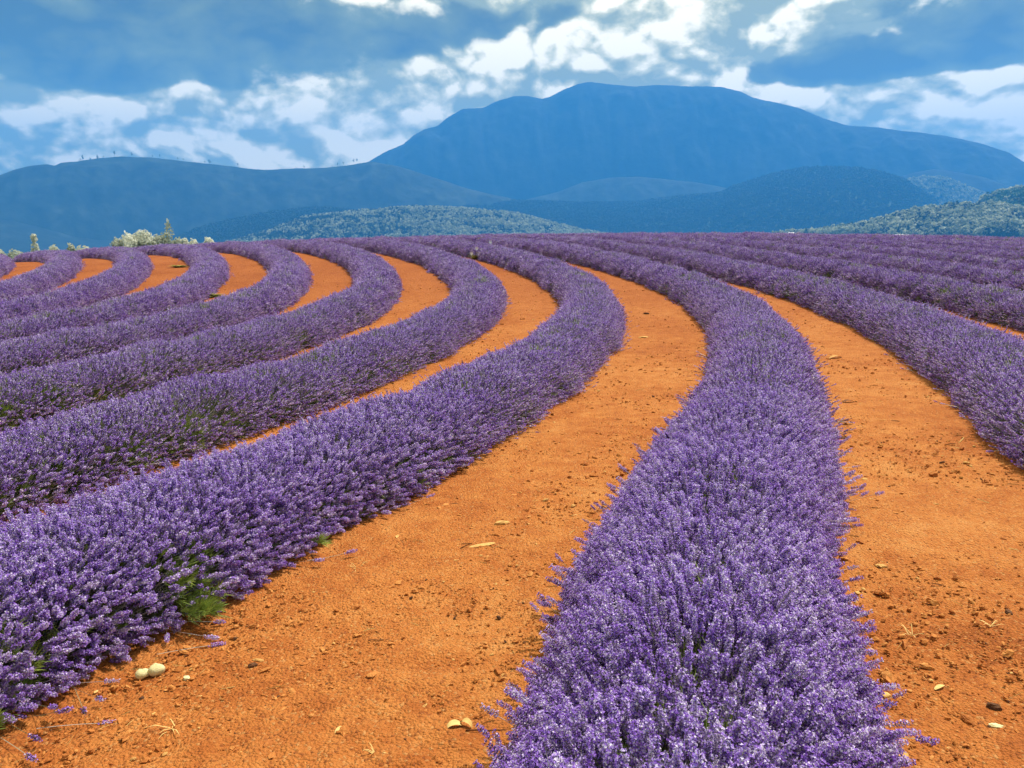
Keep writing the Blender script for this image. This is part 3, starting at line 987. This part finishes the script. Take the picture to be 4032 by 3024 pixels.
# ------------------------------------------------------------------ gravel and crumbs on the soil
def lump_mesh(name, R, mats, nu=7, nv=5, rough=.28, flat=.6, mat_=0):
    mb = MB()
    vs, fs = [], []
    vs.append((0, 0, -flat))
    for i in range(1, nv):
        ph = -math.pi / 2 + math.pi * i / nv
        for j in range(nu):
            an = 2 * math.pi * (j + .5 * (i % 2)) / nu
            r = 1 + R.uniform(-rough, rough)
            vs.append((r * math.cos(ph) * math.cos(an), r * math.cos(ph) * math.sin(an), r * math.sin(ph) * flat))
    vs.append((0, 0, flat * R.uniform(.8, 1.1)))
    top = len(vs) - 1
    for j in range(nu):
        fs.append((0, 1 + (j + 1) % nu, 1 + j))
        fs.append((top, 1 + (nv - 2) * nu + j, 1 + (nv - 2) * nu + (j + 1) % nu))
    for i in range(nv - 2):
        for j in range(nu):
            a, b_ = 1 + i * nu + j, 1 + i * nu + (j + 1) % nu
            fs.append((a, b_, b_ + nu, a + nu))
    mb.add(vs, fs, mat_)
    return mb.mesh(name, mats)

Rg = np.random.default_rng(9)
grav = [lump_mesh('crumb', Rg, [M['clod']], 6, 4, .35, f) for f in (.75, .5, .9, .35)] + [lump_mesh('pale_crumb', Rg, [M['tan']], 6, 4, .3, .5), lump_mesh('dark_crumb', Rg, [M['darkstone']], 6, 4, .3, .5)]
slv = MB()
slv.tube([(-3.2, 0, 0), (0, .3, .25), (3.0, 0, 0)], [.16, .2, .12], 3, 0, True)
grav.append(slv.mesh('straw_bit', [M['straw']]))
slv = MB()
slv.tube([(-2.6, 0, 0), (0, -.3, .3), (2.4, .2, 0)], [.2, .25, .15], 3, 0, True)
grav.append(slv.mesh('bark_bit', [M['twig']]))
GRAV_GROUP = make_scatter_group('gravel_scatter', grav)

def row_dist(x, y):
    """Distance to the nearest row line."""
    out = np.full(len(x), 9.0)
    for k in ROWS:
        L, ok = row_line(k)
        L = L[ok][::3]
        if len(L) == 0:
            continue
        for a in range(0, len(x), 4000):
            dd = ((x[a:a + 4000, None] - L[None, :, 0]) ** 2 + (y[a:a + 4000, None] - L[None, :, 1]) ** 2).min(1)
            out[a:a + 4000] = np.minimum(out[a:a + 4000], np.sqrt(dd))
    return out

n = 90000
r = 1.2 * (32 / 1.2) ** rng.random(n)
a = np.radians(rng.uniform(-40, 40, n))
x, y = r * np.sin(a), r * np.cos(a)
keepn = rng.random(n) < 0.5 + .5 * sstep(pnoise(x / .7, y / .7, 41), -.2, .35)
x, y, r = x[keepn], y[keepn], r[keepn]
rd = row_dist(x, y)
sel = rd > .55
x, y, r = x[sel], y[sel], r[sel]
n = len(x)
sz = np.exp(rng.normal(math.log(.0036), .55, n)) * np.clip(r / 3.0, .8, 2.4) ** .55
sz = np.clip(sz, .0015, .026)
z = land_z(x, y) + sz * .15
sv = np.stack([sz * rng.uniform(.8, 1.7, n), sz * rng.uniform(.7, 1.1, n), sz], -1)
var = rng.choice(8, n, p=[.27, .245, .215, .185, .03, .02, .025, .01])
gv = scatter('gravel', GRAV_GROUP, np.column_stack([x, y, z]), quat_to(np.column_stack([rng.normal(0, .25, (n, 2)), np.ones(n)]), rng.uniform(0, 6.28, n)), sv, var)
tag(gv, 'loose crumbs and grit strewn over the orange soil')

# ------------------------------------------------------------------ single stones and litter
def put_mesh(name, me, x, y, rz=0, sc_=(1, 1, 1), dz=0.0, rx=0.0):
    o = link(name, me)
    o.location = (x, y, float(land_z(x, y)) + dz)
    o.rotation_euler = (rx, 0, rz)
    o.scale = sc_
    return o

# cream two-lobed stone
def cream_stone():
    mb = MB()
    R = np.random.default_rng(3)
    for cx, cy, a, b_, h, sd in ((-.026, -.004, .030, .024, .020, 1), (.026, .004, .033, .027, .026, 2)):
        nu, nv = 12, 7
        vs, fs = [], []
        for i in range(nv + 1):
            ph = -math.pi / 2 + math.pi * i / nv
            for j in range(nu):
                an = 2 * math.pi * j / nu
                r = 1 + .10 * math.sin(3 * an + sd) + R.uniform(-.06, .06)
                vs.append((cx + a * r * math.cos(ph) * math.cos(an), cy + b_ * r * math.cos(ph) * math.sin(an), h * .9 + h * math.sin(ph) * r))
        for i in range(nv):
            for j in range(nu):
                fs.append((i * nu + j, i * nu + (j + 1) % nu, (i + 1) * nu + (j + 1) % nu, (i + 1) * nu + j))
        mb.add(vs, fs, 0)
    return mb.mesh('cream_stone', [M['cream']], smooth=True)
tag(put_mesh('stone', cream_stone(), -1.518, 2.905, .25, (1, 1, 1), -.006), 'cream two-lobed stone with a dark cleft, beside the left lavender row', 'stone', 'stones lying on the soil')

STONES = [
 (-.066, 4.607, .050, .024, .62, 'tan', 'tan rounded stone with a dark underside, high in the middle of the soil strip'),
 (-.174, 4.251, .085, .022, .22, 'tan', 'long flat pale stone flush with the soil below the tan rounded stone'),
 (1.257, 2.201, .034, .024, .95, 'tan', 'blocky orange stone against the foot of the broad row at the lower right'),
 (-1.345, 2.866, .016, .012, .7, 'cream', 'small cream pebble just right of the two-lobed cream stone'),
 (-1.099, 2.948, .020, .013, .8, 'darkstone', 'small dark brown pebble in the sun right of the cream stones'),
 (-1.089, 2.994, .026, .010, .5, 'tan', 'flat tan chip next to the small dark brown pebble'),
 (1.733, 2.477, .026, .018, .85, 'darkstone', 'dark wedge-shaped stone standing alone on the lower right soil'),
 (1.951, 3.773, .030, .018, .45, 'tan', 'orange flake with a dark edge beside the broad row on the right strip'),
 (1.391, 2.581, .022, .014, .5, 'tan', 'rounded orange pebble just right of the broad row near the bottom'),
 (1.676, 2.371, .024, .012, .5, 'cream', 'pale split chip below the dark wedge-shaped stone'),
 (2.79, 15.819, .06, .04, .5, 'darkstone', 'dark clod in the middle of the soil bend left of the broad row'),
 (2.24, 12.868, .09, .05, .4, 'tan', 'flat pale stone on the soil bend left of the broad row'),
 (1.605, 16.379, .06, .045, .9, 'darkstone', 'dark lump at the outer bend of the first left row'),
 (2.868, 6.492, .075, .035, .35, 'darkstone', 'dark flat clod at the edge of the right soil strip beside the broad row'),
 (4.849, 12.93, .09, .06, .5, 'darkstone', 'dark broken clod near the top of the right soil strip'),
 (-.006, 2.658, .020, .016, .8, 'tan', 'small tan pebble near the left flank of the broad row'),
]
Rs = np.random.default_rng(21)
for x, y, a, b_, fl, mk, lab in STONES:
    me = lump_mesh('stone', Rs, [M[mk]], 9, 6, .20, fl)
    o = put_mesh('stone', me, x, y, Rs.uniform(-.5, .5), (a, b_, b_), b_ * fl * .35)
    tag(o, lab, 'stone', 'stones lying on the soil')

def curled_leaf(ln, w, curl, mat_):
    n = 9
    V = np.zeros((n, 4, 3))
    for i in range(n):
        t = i / (n - 1)
        ww = w * math.sin(math.pi * min(1, .08 + t * .9)) ** .7
        an = curl * (t - .5)
        x = math.sin(an) * ln / max(curl, .2)
        z = (math.cos(an) - math.cos(curl / 2)) * ln / max(curl, .2)
        for j in range(4):
            s = (j - 1.5) / 1.5
            V[i, j] = (x, s * ww, z + .25 * ww * s * s)
    return grid_mesh('dry_leaf', V, [mat_])
LEAVES = [
 (-.206, 2.46, .075, .016, 2.2, .2, 'straw', 'arched dry leaf nearest the bottom of the middle soil strip'),
 (-.165, 2.47, .07, .013, 2.7, -.5, 'straw', 'second arched dry leaf, touching the one beside the dark twig'),
 (3.147, 6.987, .16, .028, 1.6, .1, 'twig', 'dark curled leaf at the right edge of the broad row, halfway up'),
 (3.568, 7.905, .15, .026, 1.1, .15, 'twig', 'dark thin leaf on the soil right of the broad row'),
 (4.572, 10.643, .20, .04, .9, .2, 'tan', 'broad brown leaf high on the right soil strip'),
 (-.62, 2.466, .05, .010, 1.4, .9, 'straw', 'small pale curled leaf near the bottom edge'),
 (1.62, 2.62, .06, .009, .5, .5, 'straw', 'slim pale leaf pointing up beside the dark wedge-shaped stone'),
]
for x, y, ln, w, cu, rz, mk, lab in LEAVES:
    o = put_mesh('dry_leaf', curled_leaf(ln, w, cu, M[mk]), x, y, rz, (1, 1, 1), .002)
    tag(o, lab, 'leaf', 'dry leaves on the soil')

def twig(ln, r, seed):
    R = np.random.default_rng(seed)
    mb = MB()
    path = [((t - .5) * ln, R.normal(0, ln * .02), r * 1.1 + abs(R.normal(0, r * .5))) for t in np.linspace(0, 1, 7)]
    mb.tube(path, [r, r, r * .9, r * .85, r * .8, r * .7, r * .5], 5, 0, True)
    mid = path[4]
    mb.tube([mid, (mid[0] + ln * .1, mid[1] - ln * .05, mid[2] + r)], [r * .6, r * .3], 4, 0, True)
    return mb.mesh('twig', [M['twig']], True)
for x, y, ln, r, rz, sd, lab in ((-.08, 2.435, .17, .0032, .03, 1, 'dark straight twig running from the arched dry leaves to the broad row'),
                                 (-.598, 3.134, .09, .0026, .08, 2, 'short dark twig alone in the middle of the bottom soil strip'),
                                 (.10, 2.28, .12, .0025, -.1, 3, 'dark twig on the soil close to the bottom edge')):
    tag(put_mesh('twig', twig(ln, r, sd), x, y, rz), lab, 'twig', 'twigs on the soil')

def grass_tuft(n, ln, w, spread, mat_, seed):
    R = np.random.default_rng(seed)
    mb = MB()
    for i in range(n):
        an = R.uniform(0, 6.28)
        dirc = np.array([math.cos(an) * spread, math.sin(an) * spread, R.uniform(.3, 1)]); dirc /= np.linalg.norm(dirc)
        l = ln * R.uniform(.5, 1.1)
        side = np.cross(dirc, (0, 0, 1)); side /= np.linalg.norm(side)
        p0 = np.array([R.normal(0, ln * .06), R.normal(0, ln * .06), 0])
        mid = p0 + dirc * l * .6
        tip = p0 + dirc * l + np.array([0, 0, -l * .2])
        mb.face([p0 - side * w, p0 + side * w, mid + side * w, mid - side * w])
        mb.face([mid - side * w, mid + side * w, tip])
    return mb.mesh('grass_tuft', [mat_])
for x, y, ln, sd, lab in ((-.862, 3.963, .085, 1, 'sprig of dry straw on the soil in front of the first left row'),
                          (1.729, 3.033, .075, 2, 'spread sprig of dry grass right of the broad row, left of its twin'),
                          (2.104, 3.091, .070, 3, 'spread sprig of dry grass nearest the lower right edge'),
                          (-.466, 2.326, .055, 4, 'small wisp of dry grass at the bottom edge'),
                          (-1.249, 2.518, .10, 5, 'thin straw lying on the lower left soil')):
    tag(put_mesh('dry_grass_tuft', grass_tuft(7, ln, .0016, 1.1, M['straw'], sd), x, y), lab, 'dry grass', 'dry grass sprigs on the soil')
for x, y, sd, lab in ((-13.038, 30.162, 6, 'yellow-green weed patch on the soil inside the bend of the fifth left row'),
                      (-8.174, 20.751, 7, 'yellow-green weed patch at the outer bend of the fifth left row')):
    tag(put_mesh('weed_patch', grass_tuft(420, .22, .006, .9, M['weed'], sd), x, y, 0, (2.6, 1.4, .8)), lab, 'weed', 'weed patches on the soil')
# flowering weed in the first left row
L_, ok_ = row_line(-1)
j_ = np.argmin(np.hypot(L_[:, 0] + 1.074, L_[:, 1] - 29.945))
wx, wy = L_[j_] - NRM[j_] * .62
wd = empty('flowering_weed', (wx, wy, float(land_z(wx, wy))))
tag(wd, 'weed with a few white flowers at the far bend of the first left row', 'weed')
link('leaves', grass_tuft(120, .34, .008, .7, M['weed'], 12), wd)['kind'] = 'stuff'
for i, (fx, fy, fz) in enumerate(((.30, -.1, .36), (.10, -.2, .42), (.62, .05, .66), (-.1, -.2, .24), (.2, -.25, .22))):
    mb = MB()
    for q in range(7):
        an = 2 * math.pi * q / 7
        c_, s_ = math.cos(an), math.sin(an)
        mb.face([(0, 0, 0), (.05 * c_ - .02 * s_, -.02, .05 * s_ + .02 * c_), (.075 * c_, -.03, .075 * s_), (.05 * c_ + .02 * s_, -.02, .05 * s_ - .02 * c_)])
    mb.tube([(0, .0, 0), (0, .25, -.2)], [.004, .004], 3, 0)
    fo = link('white_flower', mb.mesh('white_flower', [M['white']]), wd)
    fo.location = (fx, fy, fz)

# ------------------------------------------------------------------ trees
def crown_faces(mb, lobes, n, leaf, seed, mat_=1, shell=.55):
    R = np.random.default_rng(seed)
    vol = np.array([a * b_ * c_ for _, _, _, a, b_, c_ in lobes]) ** .67
    vol = vol / vol.sum()
    for i in range(n):
        cx, cy, cz, a, b_, c_ = lobes[R.choice(len(lobes), p=vol)]
        v_ = R.normal(size=3); v_ /= np.linalg.norm(v_)
        rr = shell + (1 - shell) * R.random() ** .6
        rr *= 1 + .18 * math.sin(5 * v_[0] + 3 * v_[2] + cx)
        p_ = np.array([cx + a * v_[0] * rr, cy + b_ * v_[1] * rr, cz + c_ * v_[2] * rr])
        nn = v_ + R.normal(0, .5, 3); nn /= np.linalg.norm(nn)
        a1_ = np.cross(nn, R.normal(size=3)); a1_ /= np.linalg.norm(a1_)
        b1_ = np.cross(nn, a1_)
        s_ = leaf * R.uniform(.6, 1.3)
        mb.face([p_ - a1_ * s_, p_ + b1_ * s_ * .6, p_ + a1_ * s_, p_ - b1_ * s_ * .6], mat_)

def tree_parts(kind, h, w, seed):
    """Trunk mesh with limbs and crown mesh; the foot of the tree is at the origin."""
    R = np.random.default_rng(seed)
    tk, cr = MB(), MB()
    lean = R.normal(0, .03, 2) * h
    tk.tube([(0, 0, 0), (lean[0] * .4, lean[1] * .4, h * .35), (lean[0], lean[1], h * (.95 if kind == 'cone' else .72))], [h * .022, h * .016, h * .006], 7, 0)
    lobes = []
    if kind == 'cone':
        for i in range(9):
            t = .22 + .76 * i / 8
            rr = w * .5 * (1 - t) ** .75 + w * .05
            for q in range(2 if t < .8 else 1):
                an = R.uniform(0, 6.28)
                lobes.append((lean[0] * t + rr * .45 * math.cos(an), lean[1] * t + rr * .45 * math.sin(an), h * t, rr * .8, rr * .8, h * .075))
    elif kind == 'spiky':
        for i in range(10):
            t = R.uniform(.35, 1.0)
            an = R.uniform(0, 6.28)
            rr = w * .42 * (1.1 - t)
            q = (lean[0] + rr * math.cos(an), lean[1] + rr * math.sin(an), h * t)
            tk.tube([(lean[0] * .6, lean[1] * .6, h * t * .75), q], [h * .008, h * .003], 4, 0)
            lobes.append((*q, w * .10, w * .10, h * .07))
    else:
        nl = 7
        for i in range(nl):
            an = 2 * math.pi * i / nl + R.normal(0, .3)
            t = R.uniform(.48, .86) if kind == 'gum' else R.uniform(.3, .75)
            rr = w * R.uniform(.16, .34)
            q = (lean[0] + rr * math.cos(an), lean[1] + rr * math.sin(an), h * t)
            tk.tube([(lean[0] * .5, lean[1] * .5, h * (t - .25)), (q[0] * .6, q[1] * .6, h * (t - .08)), q], [h * .010, h * .007, h * .003], 5, 0)
            lobes.append((*q, w * R.uniform(.17, .25), w * R.uniform(.17, .25), h * R.uniform(.09, .15)))
        lobes.append((lean[0], lean[1], h * .86, w * .24, w * .24, h * .13))
    return tk, cr, lobes

CREST_TREES = [  # x, y, top z, width, kind, label
 (-88.9, 144.9, 1.9, 2.8, 'spiky', 'bare spiky pale tree standing left on the field skyline'),
 (-91.5, 143.6, -.2, 5.4, 'round', 'low pale bush below and left of the spiky pale tree'),
 (-86.8, 145.7, .6, 3.2, 'round', 'small pale bush just right of the spiky pale tree'),
 (-84.2, 147.6, .9, 2.4, 'round', 'small rounded pale tree with a low bush on its right'),
 (-82.3, 148.4, .5, 5.6, 'round', 'wide low pale bush right of the small rounded tree'),
 (-77.4, 151.5, 2.0, 3.6, 'round', 'pale bush at the left foot of the twin-stemmed gum'),
 (-75.7, 152.2, 3.1, 4.8, 'gum', 'pale gum tree with white stems, leftmost tall one of the clump'),
 (-73.0, 153.5, 3.6, 4.6, 'gum', 'tall oval pale gum in the middle of the clump'),
 (-71.3, 154.2, 2.8, 4.0, 'round', 'lower pale tree between the oval gum and the conical tree'),
 (-69.5, 155.2, 5.0, 6.4, 'cone', 'tallest conical pale tree on the field skyline'),
 (-67.2, 156.1, 2.1, 4.2, 'round', 'pale low tree at the right foot of the tallest conical tree'),
 (-65.8, 156.8, 1.9, 2.6, 'round', 'small pale bush, first right of the conical tree group'),
 (-64.3, 157.3, 1.9, 3.2, 'round', 'pale bush between two others right of the conical tree'),
 (-62.4, 158.1, 2.2, 3.6, 'gum', 'small pale tree at the right end of the skyline clump'),
 (-94.0, 142.0, .1, 2.8, 'round', 'low pale bush at the far left edge of the skyline'),
]
for i, (x, y, zt, w, kind, lab) in enumerate(CREST_TREES):
    z0 = float(land_z(x, y))
    h = zt - z0
    root = empty('pale_tree', (x, y, z0 - .1))
    tag(root, lab, 'tree', 'pale trees behind the field crest')
    tk, cr, lobes = tree_parts(kind, h, w * 1.35, 100 + i)
    # crown filled down to the height at which the crest hides it
    crown_faces(cr, lobes, 2400 if kind != 'spiky' else 700, .28 if kind != 'spiky' else .2, 200 + i, 0, .45)
    link('trunk', tk.mesh('trunk', [M['bark']], True), root)
    link('crown', cr.mesh('crown', [M['crown_gum']]), root)

# trees on the skyline of the left ridge
RIDGE = [(-2494,4562,439,23,'w'),(-2481,4569,443,42,'t'),(-2447,4588,449,23,'r'),(-2415,4604,460,30,'c'),(-2386,4619,465,17,'r'),(-2334,4646,478,38,'t'),(-2252,4686,484,23,'w'),(-2152,4733,481,17,'r'),(-2115,4750,481,23,'t'),(-2024,4789,469,21,'t'),(-1996,4801,470,15,'r'),(-1885,4846,458,17,'r'),(-1859,4856,456,30,'w'),(-1705,4912,443,26,'t'),(-1325,5028,447,19,'c'),(-1371,5015,442,13,'r'),(-1155,5070,455,13,'r'),(-1121,5077,460,28,'t'),(-1086,5085,472,23,'w'),(-1022,5098,488,26,'w'),(-1001,5102,492,26,'r')]
RL = ['round tree at the left end of the ridge skyline', 'tall thin tree beside the round one at the left end of the ridge', 'small stunted tree left of the dark cone tree on the ridge', 'dark cone-shaped tree on the left ridge skyline',
      'small bush right of the dark cone tree on the ridge', 'tall forked tree on the highest left part of the ridge', 'wide leaning tree on the top of the left ridge', 'small round tree past the top of the left ridge', 'thin pole-like tree past the top of the left ridge',
      'forked small tree on the falling shoulder of the ridge', 'small bush right of the forked tree on the ridge shoulder', 'small bush just left of the wide domed tree on the ridge', 'wide domed tree halfway down the ridge shoulder', 'lone thin tree low on the ridge shoulder',
      'post-like tree in the low saddle of the ridge', 'tiny bush left of the post-like tree in the saddle', 'tiny bush right of the saddle before the mountain rises', 'tall thin tree at the foot of the mountain slope', 'wide tree next to the tall thin one at the mountain foot', 'left one of the two trees highest on the mountain foot', 'right one of the two trees highest on the mountain foot']
rt_mesh = {}
for kd, kind, h, w in (('t', 'gum', 1.0, .42), ('w', 'round', 1.0, 1.05), ('r', 'round', 1.0, .8), ('c', 'cone', 1.0, .7)):
    tk, cr, lobes = tree_parts(kind, h, w, 300 + ord(kd))
    for vtx, fc in ((tk.v, tk.f),):
        cr.add(vtx, fc, 0)
    crown_faces(cr, lobes, 150 if kd != 'c' else 260, .055, 310 + ord(kd), 0, .35)
    rt_mesh[kd] = cr.mesh('ridge_tree', [M['crown_ridge']])
for (x, y, z, h, kd), lab in zip(RIDGE, RL):
    o = link('ridge_tree', rt_mesh[kd])
    h *= 1.3
    o.location = (x * 1.6 * .999, y * 1.6 * .999, (z - CAM_H) * 1.6 + CAM_H - h * .14)
    o.scale = (h, h, h * 1.14)
    o.rotation_euler = (0, 0, random.uniform(0, 6.28))
    tag(o, lab, 'tree', 'tiny trees along the left ridge skyline')

# ------------------------------------------------------------------ woods on the nearer hills
def blob_tree(kind, seed, mat_):
    R = np.random.default_rng(seed)
    mb = MB()
    if kind == 'cone':
        lobes = [(0, 0, .25 + .7 * i / 6, .30 * (1 - i / 7.5), .30 * (1 - i / 7.5), .12) for i in range(7)]
    else:
        lobes = [(R.normal(0, .16), R.normal(0, .16), R.uniform(.45, .85), R.uniform(.16, .26), R.uniform(.16, .26), R.uniform(.12, .2)) for _ in range(6)]
    crown_faces(mb, lobes, 130, .11, seed, 0, .5)
    if kind == 'gum':
        mb.tube([(0, 0, 0), (.02, 0, .7)], [.022, .012], 4, 1)
    return mb.mesh('wood_tree', [mat_, M['bark']])
WOOD = [blob_tree('round', 401, M['crown_dark']), blob_tree('gum', 402, M['crown_dark']), blob_tree('cone', 403, M['crown_dark']),
        blob_tree('round', 404, M['crown_sunlit']), blob_tree('gum', 405, M['crown_sunlit']), blob_tree('gum', 406, M['crown_sunlit']),
        blob_tree('round', 407, M['crown_green']), blob_tree('cone', 408, M['crown_green'])]
WOOD_GROUP = make_scatter_group('wood_scatter', WOOD)
def wood(hill, n, hmin, hmax, choices, probs, label, thin=None, top=False, dark=None):
    V, nr = HILL_GRID[hill]
    R, C = V.shape[:2]
    iu = nr + 2.5 - (nr * .93) * rng.random(n) ** 1.3
    if top:
        iu = nr - 2.2 + 3.4 * rng.random(n)
    iv = rng.uniform(.5, C - 1.6, n)
    a_, b_ = iu.astype(int), iv.astype(int)
    fu, fv = (iu - a_)[:, None], (iv - b_)[:, None]
    a_ = np.minimum(a_, R - 2)
    p_ = (V[a_, b_] * (1 - fu) + V[a_ + 1, b_] * fu) * (1 - fv) + (V[a_, b_ + 1] * (1 - fu) + V[a_ + 1, b_ + 1] * fu) * fv
    gl = land_z(p_[:, 0], p_[:, 1])
    sel = p_[:, 2] > gl - 3
    if thin is not None:
        sel &= rng.random(n) < thin(p_)
    p_ = p_[sel]
    n_ = len(p_)
    h_ = rng.uniform(hmin, hmax, n_)
    sz_ = np.stack([h_ * rng.uniform(.8, 1.3, n_), h_ * rng.uniform(.8, 1.3, n_), h_], -1)
    kind_ = rng.choice(choices, n_, p=probs)
    if dark is not None:       # shaded stretches put in as darker crowns among the sunlit-toned ones
        kind_ = np.where(rng.random(n_) < dark(p_), rng.choice([0, 1, 2], n_), kind_)
    o = scatter('forest', WOOD_GROUP, p_ - np.array([0, 0, .5]), quat_to(np.column_stack([np.zeros((n_, 2)), np.ones(n_)]), rng.uniform(0, 6.28, n_)), sz_, kind_)
    tag(o, label)
wood('blue_hill', 30000, 24, 44, [0, 1, 2], [.6, .25, .15], 'dark forest covering the rounded blue hill')
wood('middle_hill', 15000, 24, 44, [0, 1, 2], [.65, .2, .15], 'dark forest on the low middle hill')
wood('pale_hill', 15000, 24, 46, [3, 4, 5, 0], [.4, .25, .2, .15], 'gum forest with painted sun and shade on the low hill behind the crest',
     dark=lambda p_: np.clip(.62 - .45 * sstep(p_[:, 0], -1300, -200) + .9 * pnoise(p_[:, 0] / 330, p_[:, 2] / 40, 45), .06, .92))  # more dark crowns to the left, painting the shaded half of the hill
wood('pale_right_hill', 13000, 28, 52, [3, 4, 5, 0], [.45, .2, .2, .15], 'open woodland painted pale as if sunlit, on the pointed hill at the right', lambda p_: np.where(pnoise(p_[:, 2] / 9, p_[:, 0] / 120, 44) > -.1, .9, .35))
wood('gum_knoll', 8000, 26, 58, [3, 4, 5, 0], [.3, .3, .3, .1], 'gum wood painted pale as if sunlit, at the foot of the blue hill on the right',
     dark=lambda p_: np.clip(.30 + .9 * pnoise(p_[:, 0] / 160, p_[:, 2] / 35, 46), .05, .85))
wood('near_right_hill', 12000, 30, 58, [6, 7, 0, 3], [.5, .3, .1, .1], 'green wood on the hill at the right edge')
wood('near_right_hill', 700, 34, 66, [3, 4, 5], [.3, .4, .3], 'pale gums along the top of the green hill at the right edge', None, True)

# ------------------------------------------------------------------ sheds beyond the crest
for x, y, zt, w, h, d_, lab in ((405.7, 1129.3, 10.6, 8.0, 3.0, 6, 'small white shed on the skyline, leftmost of the three beyond the crest'),
                                (536.0, 1073.6, 7.4, 10.0, 2.0, 7, 'long low white shed, middle one of the three beyond the crest'),
                                (544.5, 1069.4, 7.0, 6.5, 1.9, 6, 'short low white shed, rightmost of the three beyond the crest')):
    z0 = float(land_z(x, y))
    root = empty('farm_shed', (x, y, z0))
    root.rotation_euler = (0, 0, -math.atan2(x, y))
    tag(root, lab, 'shed', 'white sheds beyond the field crest')
    eave = zt - z0 - h * .4
    mb = MB()
    w2, d2 = w / 2, d_ / 2
    vs = [(-w2, -d2, 0), (w2, -d2, 0), (w2, d2, 0), (-w2, d2, 0), (-w2, -d2, eave), (w2, -d2, eave), (w2, d2, eave), (-w2, d2, eave)]
    mb.add(vs, [(0, 1, 5, 4), (1, 2, 6, 5), (2, 3, 7, 6), (3, 0, 4, 7)])
    mb.face([(w2, -d2, eave), (w2, d2, eave), (w2, 0, eave + h * .4)])
    mb.face([(-w2, d2, eave), (-w2, -d2, eave), (-w2, 0, eave + h * .4)])
    link('wall', mb.mesh('wall', [M['shedwall']]), root)
    mb = MB()
    e = .3
    top = eave + h * .4 + .05
    for s_ in (-1, 1):
        mb.face([(-w2 - e, s_ * (d2 + e), eave - .05), (w2 + e, s_ * (d2 + e), eave - .05), (w2 + e, 0, top), (-w2 - e, 0, top)])
        mb.face([(-w2 - e, s_ * (d2 + e), eave + .1), (w2 + e, s_ * (d2 + e), eave + .1), (w2 + e, 0, top + .15), (-w2 - e, 0, top + .15)])
        mb.face([(-w2 - e, s_ * (d2 + e), eave - .05), (w2 + e, s_ * (d2 + e), eave - .05), (w2 + e, s_ * (d2 + e), eave + .1), (-w2 - e, s_ * (d2 + e), eave + .1)])
    link('roof', mb.mesh('roof', [M['roof']]), root)

# ------------------------------------------------------------------ haze
hm, T = mat('blue_haze')
vol = T.n('ShaderNodeVolumePrincipled')
vol.inputs['Color'].default_value = (*HAZE_COLOR, 1)
vol.inputs['Density'].default_value = HAZE_DENSITY
vol.inputs['Anisotropy'].default_value = 0.15
T.t.links.new(vol.outputs[0], T.n('ShaderNodeOutputMaterial').inputs['Volume'])
mb = MB()
X, Yb, Yf, Zb, Zt = 15500, -15500, 15500, -460, 2190
vs = [(-X, Yb, Zb), (X, Yb, Zb), (X, Yf, Zb), (-X, Yf, Zb), (-X, Yb, Zt), (X, Yb, Zt), (X, Yf, Zt), (-X, Yf, Zt)]
mb.add(vs, [(3, 2, 1, 0), (4, 5, 6, 7), (0, 1, 5, 4), (1, 2, 6, 5), (2, 3, 7, 6), (3, 0, 4, 7)])
hz = link('haze', mb.mesh('haze', [hm]))
tag(hz, 'thin blue haze filling the air over the valley', kind='stuff')
